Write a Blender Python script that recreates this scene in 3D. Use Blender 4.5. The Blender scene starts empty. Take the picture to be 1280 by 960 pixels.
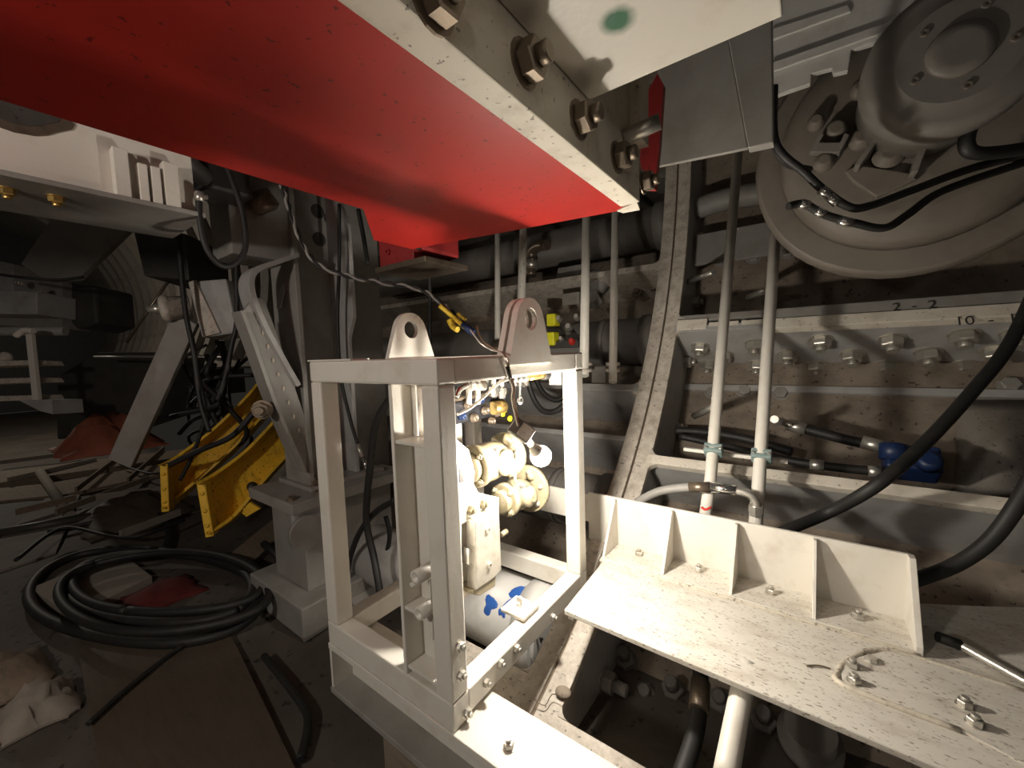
import bpy, bmesh, math, random
from mathutils import Vector as V, Matrix, Quaternion

random.seed(7)
SC = bpy.context.scene
COL = SC.collection

# ------------------------------------------------------------------ camera
F_PX = 502.84
YAW, PITCH, ROLL = -0.6342, 0.0776, -0.0331
CAM = V((0.8873, -0.8308, 1.2089))
_fw = V((math.sin(YAW)*math.cos(PITCH), math.cos(YAW)*math.cos(PITCH), -math.sin(PITCH)))
_r0 = V((math.cos(YAW), -math.sin(YAW), 0)); _u0 = _r0.cross(_fw)
_rt = math.cos(ROLL)*_r0 + math.sin(ROLL)*_u0
_up = -math.sin(ROLL)*_r0 + math.cos(ROLL)*_u0
cd = bpy.data.cameras.new('camera'); cam = bpy.data.objects.new('camera', cd); COL.objects.link(cam)
cd.sensor_width = 36; cd.lens = F_PX/1280*36; cd.clip_start = .02; cd.clip_end = 200
cam.matrix_world = Matrix(((_rt.x, _up.x, -_fw.x, CAM.x), (_rt.y, _up.y, -_fw.y, CAM.y), (_rt.z, _up.z, -_fw.z, CAM.z), (0, 0, 0, 1)))
SC.camera = cam

# ------------------------------------------------------------------ world, lights, exposure
w = bpy.data.worlds.new('world'); SC.world = w; w.use_nodes = True
w.node_tree.nodes['Background'].inputs[0].default_value = (1, .9, .78, 1)
w.node_tree.nodes['Background'].inputs[1].default_value = .012
SC.view_settings.view_transform = 'Standard'; SC.view_settings.look = 'None'
SC.view_settings.exposure = .4; SC.view_settings.gamma = 1; SC.view_settings.use_curve_mapping = False
BULB_STRENGTH = 640
def lamp(name, loc, power, col, size=.12):
    l = bpy.data.lights.new(name, 'POINT'); l.energy = power; l.color = col; l.shadow_soft_size = size
    o = bpy.data.objects.new(name, l); COL.objects.link(o); o.location = loc
    return o
# unseen lights: a work lamp behind the camera, then two added fills
lamp('unseen_light', (-.5, -2.4, 1.76), 66, (1, .94, .85), .10)
lamp('unseen_light', (1.9, -2.3, 1.70), 13, (1, .94, .85), .10)  # fill light added behind the camera for the upper right
lamp('unseen_light', (-12.5, -.9, 3.0), 140, (1, .9, .76), .15)  # added out of view down the tunnel to brighten the lining ribs

# ------------------------------------------------------------------ shield axis (a drum lying along X)
YC, ZC = -.87, 3.17
def cyl(X, phi, R):
    a = math.radians(phi); return V((X, YC+R*math.sin(a), ZC-R*math.cos(a)))
def inward(phi):
    a = math.radians(phi); return V((0, -math.sin(a), math.cos(a)))
def tang(phi):
    a = math.radians(phi); return V((0, math.cos(a), math.sin(a)))
def P(x, y, X=None, Y=None, Z=None, d=None, R=None, phi=None):
    """survey helper: where a sight line of the photograph meets a plane or drum of the place"""
    v = _fw + _rt*((x-640)/F_PX) - _up*((y-480)/F_PX)
    if X is not None: t = (X-CAM.x)/v.x
    elif Y is not None: t = (Y-CAM.y)/v.y
    elif Z is not None: t = (Z-CAM.z)/v.z
    elif R is not None:
        oy, oz = CAM.y-YC, CAM.z-ZC
        a = v.y**2+v.z**2; b = 2*(oy*v.y+oz*v.z); c = oy*oy+oz*oz-R*R
        t = (-b+math.sqrt(b*b-4*a*c))/(2*a)
    elif phi is not None:
        n = tang(phi); t = ((V((0, YC, ZC))-CAM).dot(n))/v.dot(n)
    else: t = d
    return CAM+v*t

# ------------------------------------------------------------------ materials
def nodes(name):
    m = bpy.data.materials.new(name); m.use_nodes = True
    nt = m.node_tree; b = nt.nodes['Principled BSDF']; return m, nt, b
def rgb(c): return (c[0], c[1], c[2], 1)
def paint(name, base, dirt, amount=.35, rough=.5, scale=6., speck=0., metal=0., bump=.15, fine=60., streak=(1, 1, 1), spec=.5):
    """paint or metal with stains of its own: large blotches, small specks and fine relief"""
    m, nt, b = nodes(name); L = nt.links.new
    tc = nt.nodes.new('ShaderNodeTexCoord'); mp = nt.nodes.new('ShaderNodeMapping'); mp.inputs['Scale'].default_value = streak
    L(tc.outputs['Object'], mp.inputs['Vector'])
    n1 = nt.nodes.new('ShaderNodeTexNoise'); n1.inputs['Scale'].default_value = scale; n1.inputs['Detail'].default_value = 8; n1.inputs['Roughness'].default_value = .65
    L(mp.outputs[0], n1.inputs['Vector'])
    r1 = nt.nodes.new('ShaderNodeValToRGB'); r1.color_ramp.elements[0].position = .62-amount*.35; r1.color_ramp.elements[1].position = .78
    r1.color_ramp.elements[0].color = (0, 0, 0, 1); r1.color_ramp.elements[1].color = (amount+.25,)*3+(1,)
    L(n1.outputs['Fac'], r1.inputs[0])
    mx = nt.nodes.new('ShaderNodeMix'); mx.data_type = 'RGBA'
    mx.inputs['A'].default_value = rgb(base); mx.inputs['B'].default_value = rgb(dirt)
    L(r1.outputs[0], mx.inputs['Factor'])
    out = mx.outputs['Result']
    n2 = nt.nodes.new('ShaderNodeTexNoise'); n2.inputs['Scale'].default_value = fine; n2.inputs['Detail'].default_value = 4
    L(mp.outputs[0], n2.inputs['Vector'])
    if speck > 0:
        r2 = nt.nodes.new('ShaderNodeValToRGB'); r2.color_ramp.elements[0].position = .66-speck*.12; r2.color_ramp.elements[1].position = .70-speck*.1
        r2.color_ramp.elements[0].color = (0, 0, 0, 1); r2.color_ramp.elements[1].color = (.8, .8, .8, 1)
        L(n2.outputs['Fac'], r2.inputs[0])
        m2 = nt.nodes.new('ShaderNodeMix'); m2.data_type = 'RGBA'; m2.inputs['B'].default_value = rgb([c*.45 for c in dirt])
        L(out, m2.inputs['A']); L(r2.outputs[0], m2.inputs['Factor']); out = m2.outputs['Result']
    L(out, b.inputs['Base Color'])
    b.inputs['Roughness'].default_value = rough; b.inputs['Metallic'].default_value = metal
    b.inputs['Specular IOR Level'].default_value = spec
    if bump > 0:
        bp = nt.nodes.new('ShaderNodeBump'); bp.inputs['Strength'].default_value = bump; bp.inputs['Distance'].default_value = .004
        L(n2.outputs['Fac'], bp.inputs['Height']); L(bp.outputs[0], b.inputs['Normal'])
    return m
M = {}
M['white'] = paint('cream_white_paint', (.72, .68, .605), (.50, .42, .32), .28, .42, 7, 0)
M['shelf'] = paint('trodden_white_paint', (.70, .66, .585), (.36, .28, .20), .42, .5, 6, .42, fine=60, streak=(1, 2.6, 2.6))
M['rib'] = paint('scuffed_white_paint', (.62, .56, .48), (.29, .24, .19), .68, .6, 16, .22, fine=55, bump=.6)
M['edge'] = paint('chipped_cream_edge', (.72, .66, .56), (.36, .28, .20), .38, .55, 10, .1)
M['grey'] = paint('grey_primer', (.41, .40, .385), (.20, .17, .14), .4, .5, 5, 0)
M['dgrey'] = paint('dark_grey_paint', (.17, .155, .138), (.09, .075, .06), .4, .55, 5, 0)
M['column'] = paint('weathered_grey_paint', (.30, .285, .26), (.16, .135, .11), .45, .55, 4, 0)
M['skin'] = paint('rusty_muddy_steel', (.30, .245, .19), (.12, .09, .066), .7, .75, 5, .25, fine=30, bump=.8)
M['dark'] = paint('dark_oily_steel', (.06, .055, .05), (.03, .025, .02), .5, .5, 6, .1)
M['red'] = paint('red_gloss_paint', (.42, .020, .015), (.22, .012, .010), .25, .42, 4, .02, bump=.05, spec=.5)
M['dred'] = paint('old_red_paint', (.36, .03, .03), (.16, .02, .02), .4, .5, 6, .2)
M['yellow'] = paint('yellow_paint', (.82, .50, .035), (.30, .17, .03), .35, .5, 9, .35)
M['rubber'] = paint('black_rubber', (.016, .015, .014), (.05, .042, .035), .3, .58, 12, 0, bump=.1)
M['blackp'] = paint('black_machine_paint', (.015, .016, .02), (.05, .045, .04), .2, .35, 20, 0)
M['steel'] = paint('zinc_plated_steel', (.62, .59, .53), (.30, .25, .19), .35, .33, 30, 0, metal=.75)
M['dsteel'] = paint('browned_steel', (.24, .19, .14), (.11, .08, .06), .45, .36, 25, 0, metal=.65)
M['chrome'] = paint('polished_steel', (.78, .77, .74), (.45, .42, .38), .15, .18, 30, 0, metal=.95, bump=.03)
M['brass'] = paint('yellow_brass', (.66, .46, .16), (.30, .20, .08), .25, .3, 30, 0, metal=.85)
M['beige'] = paint('ivory_valve_paint', (.22, .185, .115), (.15, .12, .07), .3, .36, 18, .1)
M['blue'] = paint('blue_paint', (.02, .09, .34), (.01, .03, .12), .3, .5, 14, 0)
M['dblue'] = paint('dark_blue_paint', (.008, .024, .085), (.015, .015, .02), .4, .45, 14, 0)
M['teal'] = paint('grey_green_clamp', (.22, .30, .29), (.2, .18, .15), .35, .5, 20, 0)
M['concrete'] = paint('grey_lining_concrete', (.24, .215, .185), (.12, .10, .08), .5, .8, 3, .2)
M['floor'] = paint('muddy_floor', (.10, .083, .066), (.045, .036, .028), .6, .75, 2.2, .35, fine=18, bump=.9)
M['board'] = paint('worn_plywood', (.085, .063, .043), (.045, .033, .023), .45, .7, 5, .2, streak=(1, 6, 1))
M['rag'] = paint('dirty_white_cloth', (.30, .265, .22), (.2, .165, .13), .4, .85, 9, 0)
M['tarp'] = paint('rust_orange_tarp', (.36, .11, .06), (.18, .06, .04), .4, .7, 8, 0)
M['wire_w'] = paint('white_wire', (.72, .66, .58), (.4, .33, .26), .2, .5, 30, 0)
M['wire_b'] = paint('brown_wire', (.30, .18, .11), (.2, .13, .09), .2, .5, 30, 0)
M['tape'] = paint('yellow_tape', (.75, .52, .04), (.03, .03, .03), .55, .45, 45, 0)
M['chalk'] = paint('chalk', (.62, .58, .5), (.5, .45, .4), .2, .9, 40, 0)
M['mark'] = paint('dark_marker', (.035, .03, .028), (.05, .04, .04), .1, .6, 40, 0)
M['redmark'] = paint('red_marking_paint', (.55, .03, .02), (.4, .05, .04), .1, .6, 40, 0)
M['lime'] = paint('fluorescent_yellow_plastic', (.78, .74, .02), (.4, .36, .02), .2, .45, 14, 0)
M['weld'] = paint('weld_bead', (.62, .56, .46), (.3, .24, .18), .5, .55, 60, .3, bump=.9)
M['motor'] = paint('brownish_grey_casting', (.15, .128, .105), (.08, .065, .05), .45, .6, 5, 0)
M['cloth'] = paint('dull_red_cloth', (.12, .015, .012), (.06, .01, .008), .4, .85, 8, 0)
M['lgrey'] = paint('pale_grey_paint', (.50, .485, .46), (.28, .25, .21), .4, .45, 7, 0)
M['label'] = paint('pale_sticker', (.62, .56, .48), (.35, .3, .25), .3, .5, 30, .4)
M['wood'] = paint('grey_timber', (.26, .20, .14), (.12, .09, .065), .5, .8, 4, .3, streak=(1, 8, 8))
def plain(name, col, rough=.5, metal=0, emit=None, strength=0, trans=0):
    m, nt, b = nodes(name); b.inputs['Base Color'].default_value = rgb(col); b.inputs['Roughness'].default_value = rough; b.inputs['Metallic'].default_value = metal
    b.inputs['Transmission Weight'].default_value = trans
    if emit: b.inputs['Emission Color'].default_value = rgb(emit); b.inputs['Emission Strength'].default_value = strength
    return m
M['bulb'] = plain('lit_bulb_glass', (1, 1, 1), .3, 0, (1, .93, .82), BULB_STRENGTH)
def spot_paint():
    """white girder paint with one soft-edged sprayed green dot and brushed dirt"""
    m = paint('white_girder_paint', (.72, .68, .605), (.50, .42, .33), .28, .45, 5, 0)
    nt = m.node_tree; L = nt.links.new; b = nt.nodes['Principled BSDF']
    src = b.inputs['Base Color'].links[0].from_socket
    ge = nt.nodes.new('ShaderNodeNewGeometry'); vm = nt.nodes.new('ShaderNodeVectorMath'); vm.operation = 'DISTANCE'
    c = P(772, 26, Z=WHITE_Z); vm.inputs[1].default_value = c
    nz = nt.nodes.new('ShaderNodeTexNoise'); nz.inputs['Scale'].default_value = 40
    L(ge.outputs['Position'], nz.inputs['Vector'])
    L(ge.outputs['Position'], vm.inputs[0])
    ad = nt.nodes.new('ShaderNodeMath'); ad.operation = 'MULTIPLY_ADD'; ad.inputs[1].default_value = .012; L(nz.outputs['Fac'], ad.inputs[0]); L(vm.outputs['Value'], ad.inputs[2])
    r = nt.nodes.new('ShaderNodeValToRGB'); r.color_ramp.elements[0].position = .024; r.color_ramp.elements[1].position = .046
    r.color_ramp.elements[0].color = (1, 1, 1, 1); r.color_ramp.elements[1].color = (0, 0, 0, 1)
    L(ad.outputs[0], r.inputs[0])
    mx = nt.nodes.new('ShaderNodeMix'); mx.data_type = 'RGBA'; mx.inputs['B'].default_value = (.004, .11, .04, 1)
    L(src, mx.inputs['A']); L(r.outputs[0], mx.inputs['Factor']); L(mx.outputs['Result'], b.inputs['Base Color'])
    return m
WHITE_Z = 1.835
M['girder'] = spot_paint()

# ------------------------------------------------------------------ building helpers
WLOC = {}
def tag(o, label=None, cat=None, group=None, kind=None):
    if label: o['label'] = label
    if cat: o['category'] = cat
    if group: o['group'] = group
    if kind: o['kind'] = kind
    return o
def wl(o): return WLOC.get(o.name, V((0, 0, 0))) if o else V((0, 0, 0))
def thing(name, loc, label, cat, group=None):
    o = bpy.data.objects.new(name, None); COL.objects.link(o); o.location = loc; o.empty_display_size = .05
    WLOC[o.name] = V(loc); return tag(o, label, cat, group)
def basis(ax):
    ax = V(ax).normalized(); t = V((0, 0, 1)) if abs(ax.z) < .9 else V((1, 0, 0))
    a = ax.cross(t).normalized(); return a, ax.cross(a).normalized(), ax
class MB:
    def __init__(s): s.v = []; s.f = []; s.sm = []
    def add(s, vs, fs, smooth=False):
        k = len(s.v); s.v += [V(p) for p in vs]
        for f in fs: s.f.append([i+k for i in f]); s.sm.append(smooth)
        return s
    def box(s, lo, hi):
        x0, y0, z0 = lo; x1, y1, z1 = hi
        return s.hexa([(x0, y0, z0), (x1, y0, z0), (x1, y1, z0), (x0, y1, z0), (x0, y0, z1), (x1, y0, z1), (x1, y1, z1), (x0, y1, z1)])
    def hexa(s, p):
        return s.add(p, [(3, 2, 1, 0), (4, 5, 6, 7), (0, 1, 5, 4), (1, 2, 6, 5), (2, 3, 7, 6), (3, 0, 4, 7)])
    def obox(s, c, ax, ay, az, hx, hy, hz):
        c = V(c); ax, ay, az = V(ax)*hx, V(ay)*hy, V(az)*hz
        return s.hexa([c-ax-ay-az, c+ax-ay-az, c+ax+ay-az, c-ax+ay-az, c-ax-ay+az, c+ax-ay+az, c+ax+ay+az, c-ax+ay+az])
    def bar(s, a, b, w, h, side=None):
        """rectangular bar from a to b; w along side, h across"""
        a, b = V(a), V(b); ax = (b-a).normalized()
        if side is None: sd, ud, _ = basis(ax)
        else:
            sd = V(side); sd = (sd-ax*sd.dot(ax)).normalized(); ud = ax.cross(sd)
        return s.obox((a+b)/2, ax, sd, ud, (b-a).length/2, w/2, h/2)
    def prism(s, poly, off, smooth=False):
        n = len(poly); off = V(off); vs = [V(p) for p in poly]+[V(p)+off for p in poly]
        fs = [tuple(range(n-1, -1, -1)), tuple(range(n, 2*n))]
        k = len(s.v); s.v += vs
        for f in fs: s.f.append([i+k for i in f]); s.sm.append(False)
        for i in range(n):
            j = (i+1) % n; s.f.append([k+i, k+j, k+n+j, k+n+i]); s.sm.append(smooth)
        return s
    def lathe(s, p, ax, prof, n=20, smooth=True):
        """prof = [(distance along ax, radius)]"""
        p = V(p); a, b, ax = basis(ax); k = len(s.v); m = len(prof)
        for t, r in prof:
            for i in range(n):
                q = 2*math.pi*i/n; s.v.append(p+ax*t+(a*math.cos(q)+b*math.sin(q))*r)
        for j in range(m-1):
            for i in range(n):
                i2 = (i+1) % n; s.f.append([k+j*n+i, k+j*n+i2, k+(j+1)*n+i2, k+(j+1)*n+i]); s.sm.append(smooth)
        s.f.append([k+i for i in range(n)][::-1]); s.sm.append(False)
        s.f.append([k+(m-1)*n+i for i in range(n)]); s.sm.append(False)
        return s
    def rod(s, a, b, r, n=16, r2=None):
        a, b = V(a), V(b); return s.lathe(a, b-a, [(0, r), ((b-a).length, r if r2 is None else r2)], n)
    def tube(s, pts, r, n=8, sub=6, cap=True):
        pts = [V(p) for p in pts]; P2 = spline(pts, sub) if sub > 1 and len(pts) > 2 else pts
        k = len(s.v); m = len(P2); prev = None
        for i, p in enumerate(P2):
            t = (P2[min(i+1, m-1)]-P2[max(i-1, 0)]).normalized()
            if prev is None: a, b, _ = basis(t)
            else:
                a = (prev-t*prev.dot(t)).normalized(); b = t.cross(a)
            prev = a; rr = r(i/(m-1)) if callable(r) else r
            for q in range(n):
                th = 2*math.pi*q/n; s.v.append(p+(a*math.cos(th)+b*math.sin(th))*rr)
        for j in range(m-1):
            for i in range(n):
                i2 = (i+1) % n; s.f.append([k+j*n+i, k+j*n+i2, k+(j+1)*n+i2, k+(j+1)*n+i]); s.sm.append(True)
        if cap:
            s.f.append([k+i for i in range(n)][::-1]); s.sm.append(False); s.f.append([k+(m-1)*n+i for i in range(n)]); s.sm.append(False)
        return s
    def ribbon(s, pts, wid, thick, sub=4):
        """flat strip bent along pts: wid = width vector, thick = thickness across the bend"""
        pts = [V(p) for p in pts]; P2 = spline(pts, sub) if sub > 1 and len(pts) > 2 else pts
        wv = V(wid); k = len(s.v); m = len(P2)
        for i, p in enumerate(P2):
            t = (P2[min(i+1, m-1)]-P2[max(i-1, 0)]).normalized(); nn = t.cross(wv).normalized()*thick/2
            s.v += [p-nn, p-nn+wv, p+nn+wv, p+nn]
        for j in range(m-1):
            for q in range(4):
                q2 = (q+1) % 4; s.f.append([k+j*4+q, k+j*4+q2, k+(j+1)*4+q2, k+(j+1)*4+q]); s.sm.append(q in (1, 3) and False)
        s.f.append([k+3, k+2, k+1, k]); s.sm.append(False); s.f.append([k+(m-1)*4+q for q in range(4)]); s.sm.append(False)
        return s
    def sphere(s, c, r, n=16, m=10, sq=(1, 1, 1)):
        c = V(c); k = len(s.v)
        for j in range(1, m):
            th = math.pi*j/m
            for i in range(n):
                ph = 2*math.pi*i/n; s.v.append(c+V((r*sq[0]*math.sin(th)*math.cos(ph), r*sq[1]*math.sin(th)*math.sin(ph), r*sq[2]*math.cos(th))))
        s.v += [c+V((0, 0, r*sq[2])), c-V((0, 0, r*sq[2]))]; T = k+n*(m-1)
        for j in range(m-2):
            for i in range(n):
                i2 = (i+1) % n; s.f.append([k+j*n+i, k+(j+1)*n+i, k+(j+1)*n+i2, k+j*n+i2]); s.sm.append(True)
        for i in range(n):
            i2 = (i+1) % n; s.f.append([T, k+i, k+i2]); s.sm.append(True); s.f.append([T+1, k+(m-2)*n+i2, k+(m-2)*n+i]); s.sm.append(True)
        return s
    def sheet(s, f, nu, nv, thick):
        """closed sheet: f(u,v) -> point, with thickness along -Z"""
        k = len(s.v); W = nv+1
        for layer in (0, 1):
            for i in range(nu+1):
                for j in range(nv+1):
                    s.v.append(V(f(i/nu, j/nv))-V((0, 0, thick*layer)))
        Nn = (nu+1)*W
        for i in range(nu):
            for j in range(nv):
                a = k+i*W+j; s.f.append([a, a+W, a+W+1, a+1]); s.sm.append(True)
                a += Nn; s.f.append([a, a+1, a+W+1, a+W]); s.sm.append(True)
        rim = [k+i*W for i in range(nu)]+[k+nu*W+j for j in range(nv)]+[k+i*W+nv for i in range(nu, 0, -1)]+[k+j for j in range(nv, 0, -1)]
        for q in range(len(rim)):
            a, b = rim[q], rim[(q+1) % len(rim)]; s.f.append([a, a+Nn, b+Nn, b]); s.sm.append(False)
        return s
    def build(s, name, mat, parent=None, bevel=0, label=None, kind=None):
        me = bpy.data.meshes.new(name)
        lo = [min(p[i] for p in s.v) for i in range(3)]; hi = [max(p[i] for p in s.v) for i in range(3)]
        c = V([(a+b)/2 for a, b in zip(lo, hi)])
        me.from_pydata([tuple(p-c) for p in s.v], [], s.f); me.update()
        bm = bmesh.new(); bm.from_mesh(me); bmesh.ops.recalc_face_normals(bm, faces=bm.faces); bm.to_mesh(me); bm.free()
        for p, q in zip(me.polygons, s.sm): p.use_smooth = q
        me.materials.append(M[mat])
        o = bpy.data.objects.new(name, me); COL.objects.link(o)
        o.location = c-wl(parent); o.parent = parent; WLOC[o.name] = c
        if bevel:
            md = o.modifiers.new('bevel', 'BEVEL'); md.width = bevel; md.segments = 2; md.limit_method = 'ANGLE'; md.angle_limit = math.radians(40)
        if label: o['label'] = label
        if kind: o['kind'] = kind
        return o
def spline(pts, sub):
    out = []; n = len(pts)
    for i in range(n-1):
        p0, p1, p2, p3 = pts[max(i-1, 0)], pts[i], pts[i+1], pts[min(i+2, n-1)]
        for k in range(sub):
            t = k/sub; out.append(.5*((2*p1)+(p2-p0)*t+(2*p0-5*p1+4*p2-p3)*t*t+(3*p1-p0-3*p2+p3)*t**3))
    out.append(pts[-1]); return out
# shared fastener meshes, axis +Z, unit = across-flats radius 1
FAST = {}
def fastener(kind, mat):
    key = kind+mat
    if key in FAST: return FAST[key]
    b = MB(); z = V((0, 0, 1))
    if kind == 'nut':      # washer, hexagon nut and protruding stud
        b.lathe((0, 0, 0), z, [(0, 1.3), (.16, 1.3)], 16, False); b.lathe((0, 0, .16), z, [(0, 1), (.12, 1.08), (.85, 1.08), (.98, .98)], 6, False); b.lathe((0, 0, 1.1), z, [(0, .58), (.62, .58), (.7, .5)], 12)
    elif kind == 'head':   # washer and hexagon head
        b.lathe((0, 0, 0), z, [(0, 1.3), (.14, 1.3)], 16, False); b.lathe((0, 0, .14), z, [(0, 1.08), (.62, 1.08), (.74, .9)], 6, False)
    elif kind == 'long':   # nut with a long stud
        b.lathe((0, 0, 0), z, [(0, 1.3), (.16, 1.3)], 16, False); b.lathe((0, 0, .16), z, [(0, 1), (.12, 1.08), (.95, 1.08), (1.05, .98)], 6, False); b.lathe((0, 0, 1.15), z, [(0, .6), (1.3, .6), (1.4, .5)], 12)
    elif kind == 'socket': # socket cap screw
        b.lathe((0, 0, 0), z, [(0, 1), (.8, 1), (.9, .92), (.9, .5), (.45, .48)], 16, False)
    me = bpy.data.meshes.new(kind)
    me.from_pydata([tuple(p) for p in b.v], [], b.f); me.update()
    for p, q in zip(me.polygons, b.sm): p.use_smooth = q
    me.materials.append(M[mat]); FAST[key] = me; return me
def bolt(p, d, r, parent, kind='nut', mat='steel', name='bolt'):
    o = bpy.data.objects.new(name, fastener(kind, mat)); COL.objects.link(o)
    d = V(d).normalized(); q = V((0, 0, 1)).rotation_difference(d); q = q @ Quaternion((0, 0, 1), random.uniform(0, 1.05))
    o.rotation_mode = 'QUATERNION'; o.rotation_quaternion = q; o.scale = (r, r, r)
    o.location = V(p)-d*.002-wl(parent); o.parent = parent; return o
def one(mb, name, mat, label, cat, group=None, bevel=0, kind=None):
    return tag(mb.build(name, mat, None, bevel), label, cat, group, kind)
def hose(name, pts, r, label, cat='hose', mat='rubber', group=None, n=10, sub=8):
    return one(MB().tube(pts, r, n, sub), name, mat, label, cat, group)
def struct(o): o['kind'] = 'structure'; return o
def strokes(lines, r, mat, parent, name='marking'):
    """hand-drawn marks: each line a flat stroke on its surface"""
    b = MB()
    for l in lines: b.tube(l, r, 5, 3)
    return b.build(name, mat, parent)

# ================================================================== THE SETTING
def arc_sheet(x0, x1, f0, f1, R, th, n):
    """curved plate of a drum: X range, angle range, inner radius, thickness"""
    b = MB(); k = 0; vs = []; fs = []
    for i in range(n+1):
        f = f0+(f1-f0)*i/n
        vs += [cyl(x0, f, R), cyl(x1, f, R), cyl(x1, f, R+th), cyl(x0, f, R+th)]
    for i in range(n):
        for q in range(4):
            q2 = (q+1) % 4; fs.append((i*4+q, i*4+q2, i*4+4+q2, i*4+4+q))
    fs += [(3, 2, 1, 0), tuple(n*4+q for q in range(4))]
    return b.add(vs, fs)
def radial(x0, x1, phi, R0, R1, th):
    """plate standing radially off the drum, along X"""
    t = tang(phi)*th/2
    return MB().hexa([cyl(x0, phi, R0)-t, cyl(x1, phi, R0)-t, cyl(x1, phi, R1)-t, cyl(x0, phi, R1)-t,
                      cyl(x0, phi, R0)+t, cyl(x1, phi, R0)+t, cyl(x1, phi, R1)+t, cyl(x0, phi, R1)+t])
def fillet(x, phi, sx, sf, r, R=3.70, th=.04):
    """concave corner plate between a ring flange and a stringer edge"""
    poly = [cyl(x, phi, R)]
    for i in range(7):
        a = math.radians(90*i/6); u = r-r*math.sin(a); v = r-r*math.cos(a)
        poly.append(cyl(x+sx*u, phi+sf*math.degrees(v/R), R))
    poly = [poly[0]]+[cyl(x+sx*(r-r*math.sin(math.radians(15*i))), phi+sf*math.degrees((r-r*math.cos(math.radians(15*i)))/R), R) for i in range(7)]
    return MB().prism(poly, -inward(phi)*th)

fl = struct(MB().sheet(lambda u, v: (-24+28*u, -5+6.4*v, -.5+.02*math.sin(u*60)*math.sin(v*25)), 90, 24, .1).build('floor', 'floor'))
RSK = 4.22
wall = struct(arc_sheet(-6.2, 4.5, -60, 150, RSK, .04, 56).build('wall_right', 'skin'))
# ring rib: two bolted ring frames, a weld joint between their flanges
W_ = wall
arc_sheet(-.105, -.012, 6, 120, 3.70, .04, 40).build('rib_flange', 'rib', W_, .004)
arc_sheet(.0, .095, 6, 120, 3.705, .04, 40).build('rib_flange', 'rib', W_, .004)
arc_sheet(-.012, .0, 6, 120, 3.712, .03, 40).build('weld_seam', 'dsteel', W_)
arc_sheet(-.075, -.045, 6, 120, 3.74, RSK-3.74, 40).build('rib_web', 'dgrey', W_)
arc_sheet(.045, .075, 6, 120, 3.745, RSK-3.745, 40).build('rib_web', 'grey', W_)
# stringers to the right of the rib
s61 = radial(.075, 3.6, 60.4, 3.70, RSK, .05).build('stringer', 'grey', W_, .003)
radial(.095, .30, 60.9, 3.692, 3.74, .085).build('edge_strip', 'edge', W_, .003)
radial(.31, .50, 60.6, 3.70, 3.74, .06).build('edge_strip', 'edge', W_, .003)
radial(.515, .66, 60.6, 3.70, 3.74, .06).build('edge_strip', 'edge', W_, .003)
radial(.70, 3.6, 60.3, 3.685, 3.75, .075).build('edge_strip', 'edge', W_, .004)
up = radial(.70, 3.6, 61.6, 3.70, 3.98, .075).build('upper_flange', 'column', W_, .004)
radial(.095, .68, 61.9, 3.71, 3.98, .05).build('upper_flange', 'column', W_, .004)
s44 = radial(.075, 3.6, 44.0, 3.74, RSK, .03).build('stringer', 'grey', W_, .003)
radial(.075, 3.6, 44.0, 3.695, 3.745, .062).build('edge_strip', 'edge', W_, .004)
s19 = radial(.075, 3.0, 20.4, 3.70, RSK, .14).build('stringer', 'rib', W_, .004)
s30 = radial(.075, 3.0, 31.0, 3.95, RSK, .03).build('stringer', 'grey', W_, .003)
# stringers to the left of the rib
sl70 = radial(-6, -.075, 69.6, 3.70, RSK, .055).build('stringer', 'rib', W_, .004)
radial(-6, -.075, 82.5, 3.74, RSK, .05).build('stringer', 'dgrey', W_, .004)
sl53 = radial(-6, -.075, 52.6, 3.70, RSK, .06).build('stringer', 'grey', W_, .004)
sl46 = radial(-6, -.075, 46.4, 3.74, RSK, .04).build('stringer', 'grey', W_, .004)
sl20 = radial(-.62, -.075, 21.55, 3.703, 3.90, .175).build('stringer', 'rib', W_, .004)
for a in ((-.105, 70.0, -1, 1), (-.105, 69.2, -1, -1), (-.105, 53.1, -1, 1), (-.105, 52.1, -1, -1), (-.105, 22.9, -1, 1), (-.105, 20.2, -1, -1),
          (.095, 61.9, 1, 1), (.095, 60.2, 1, -1), (.095, 44.5, 1, 1), (.095, 43.5, 1, -1), (.095, 21.5, 1, 1)):
    fillet(*a[:4], .05).build('corner_fillet', 'rib', W_)
# bolts on stringer underside (pointing down), rib web (pointing along the drum) and skin
dn = -tang(60)
def on_phi(x, y, phi): return P(x, y, phi=phi)
phu = 60.4-math.degrees(.025/3.9)
for x, y in ((875, 437), (944, 433), (1026, 428), (1115, 427), (1205, 421), (1270, 420), (905, 447), (985, 447), (1065, 446), (1160, 444), (1245, 442), (885, 459), (946, 459), (1020, 460), (1107, 460), (1203, 460)):
    q = on_phi(x, y-4, phu); bolt(q, dn, .052, s61)
lo = radial(.075, 3.6, 57.0, RSK-.03, RSK, .05).build('backing_strip', 'grey', W_, .003)
for x, y in ((890, 491), (931, 489), (976, 492), (1262, 482)):
    bolt(P(x, y, R=RSK), inward(55), .042, W_, 'head', 'column')
for x, y in ((856, 453), (868, 480), (846, 536), (866, 378), (872, 298), (880, 214)):
    bolt(P(x, y, X=.076), (1, 0, 0), .046, W_, 'nut' if y != 480 else 'long', 'steel')
for x, y, k in ((783, 828, 'long'), (808, 872, 'nut'), (846, 808, 'nut'), (842, 866, 'long'), (800, 925, 'head'), (900, 880, 'nut'), (955, 905, 'long'), (1010, 905, 'nut')):
    bolt(P(x, y, R=RSK), inward(28), .05, W_, k, 'dgrey')
for x, y, k in ((754, 850, 'long'),):
    bolt(P(x, y, X=.076), (1, 0, 0), .05, W_, k, 'column')
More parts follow.
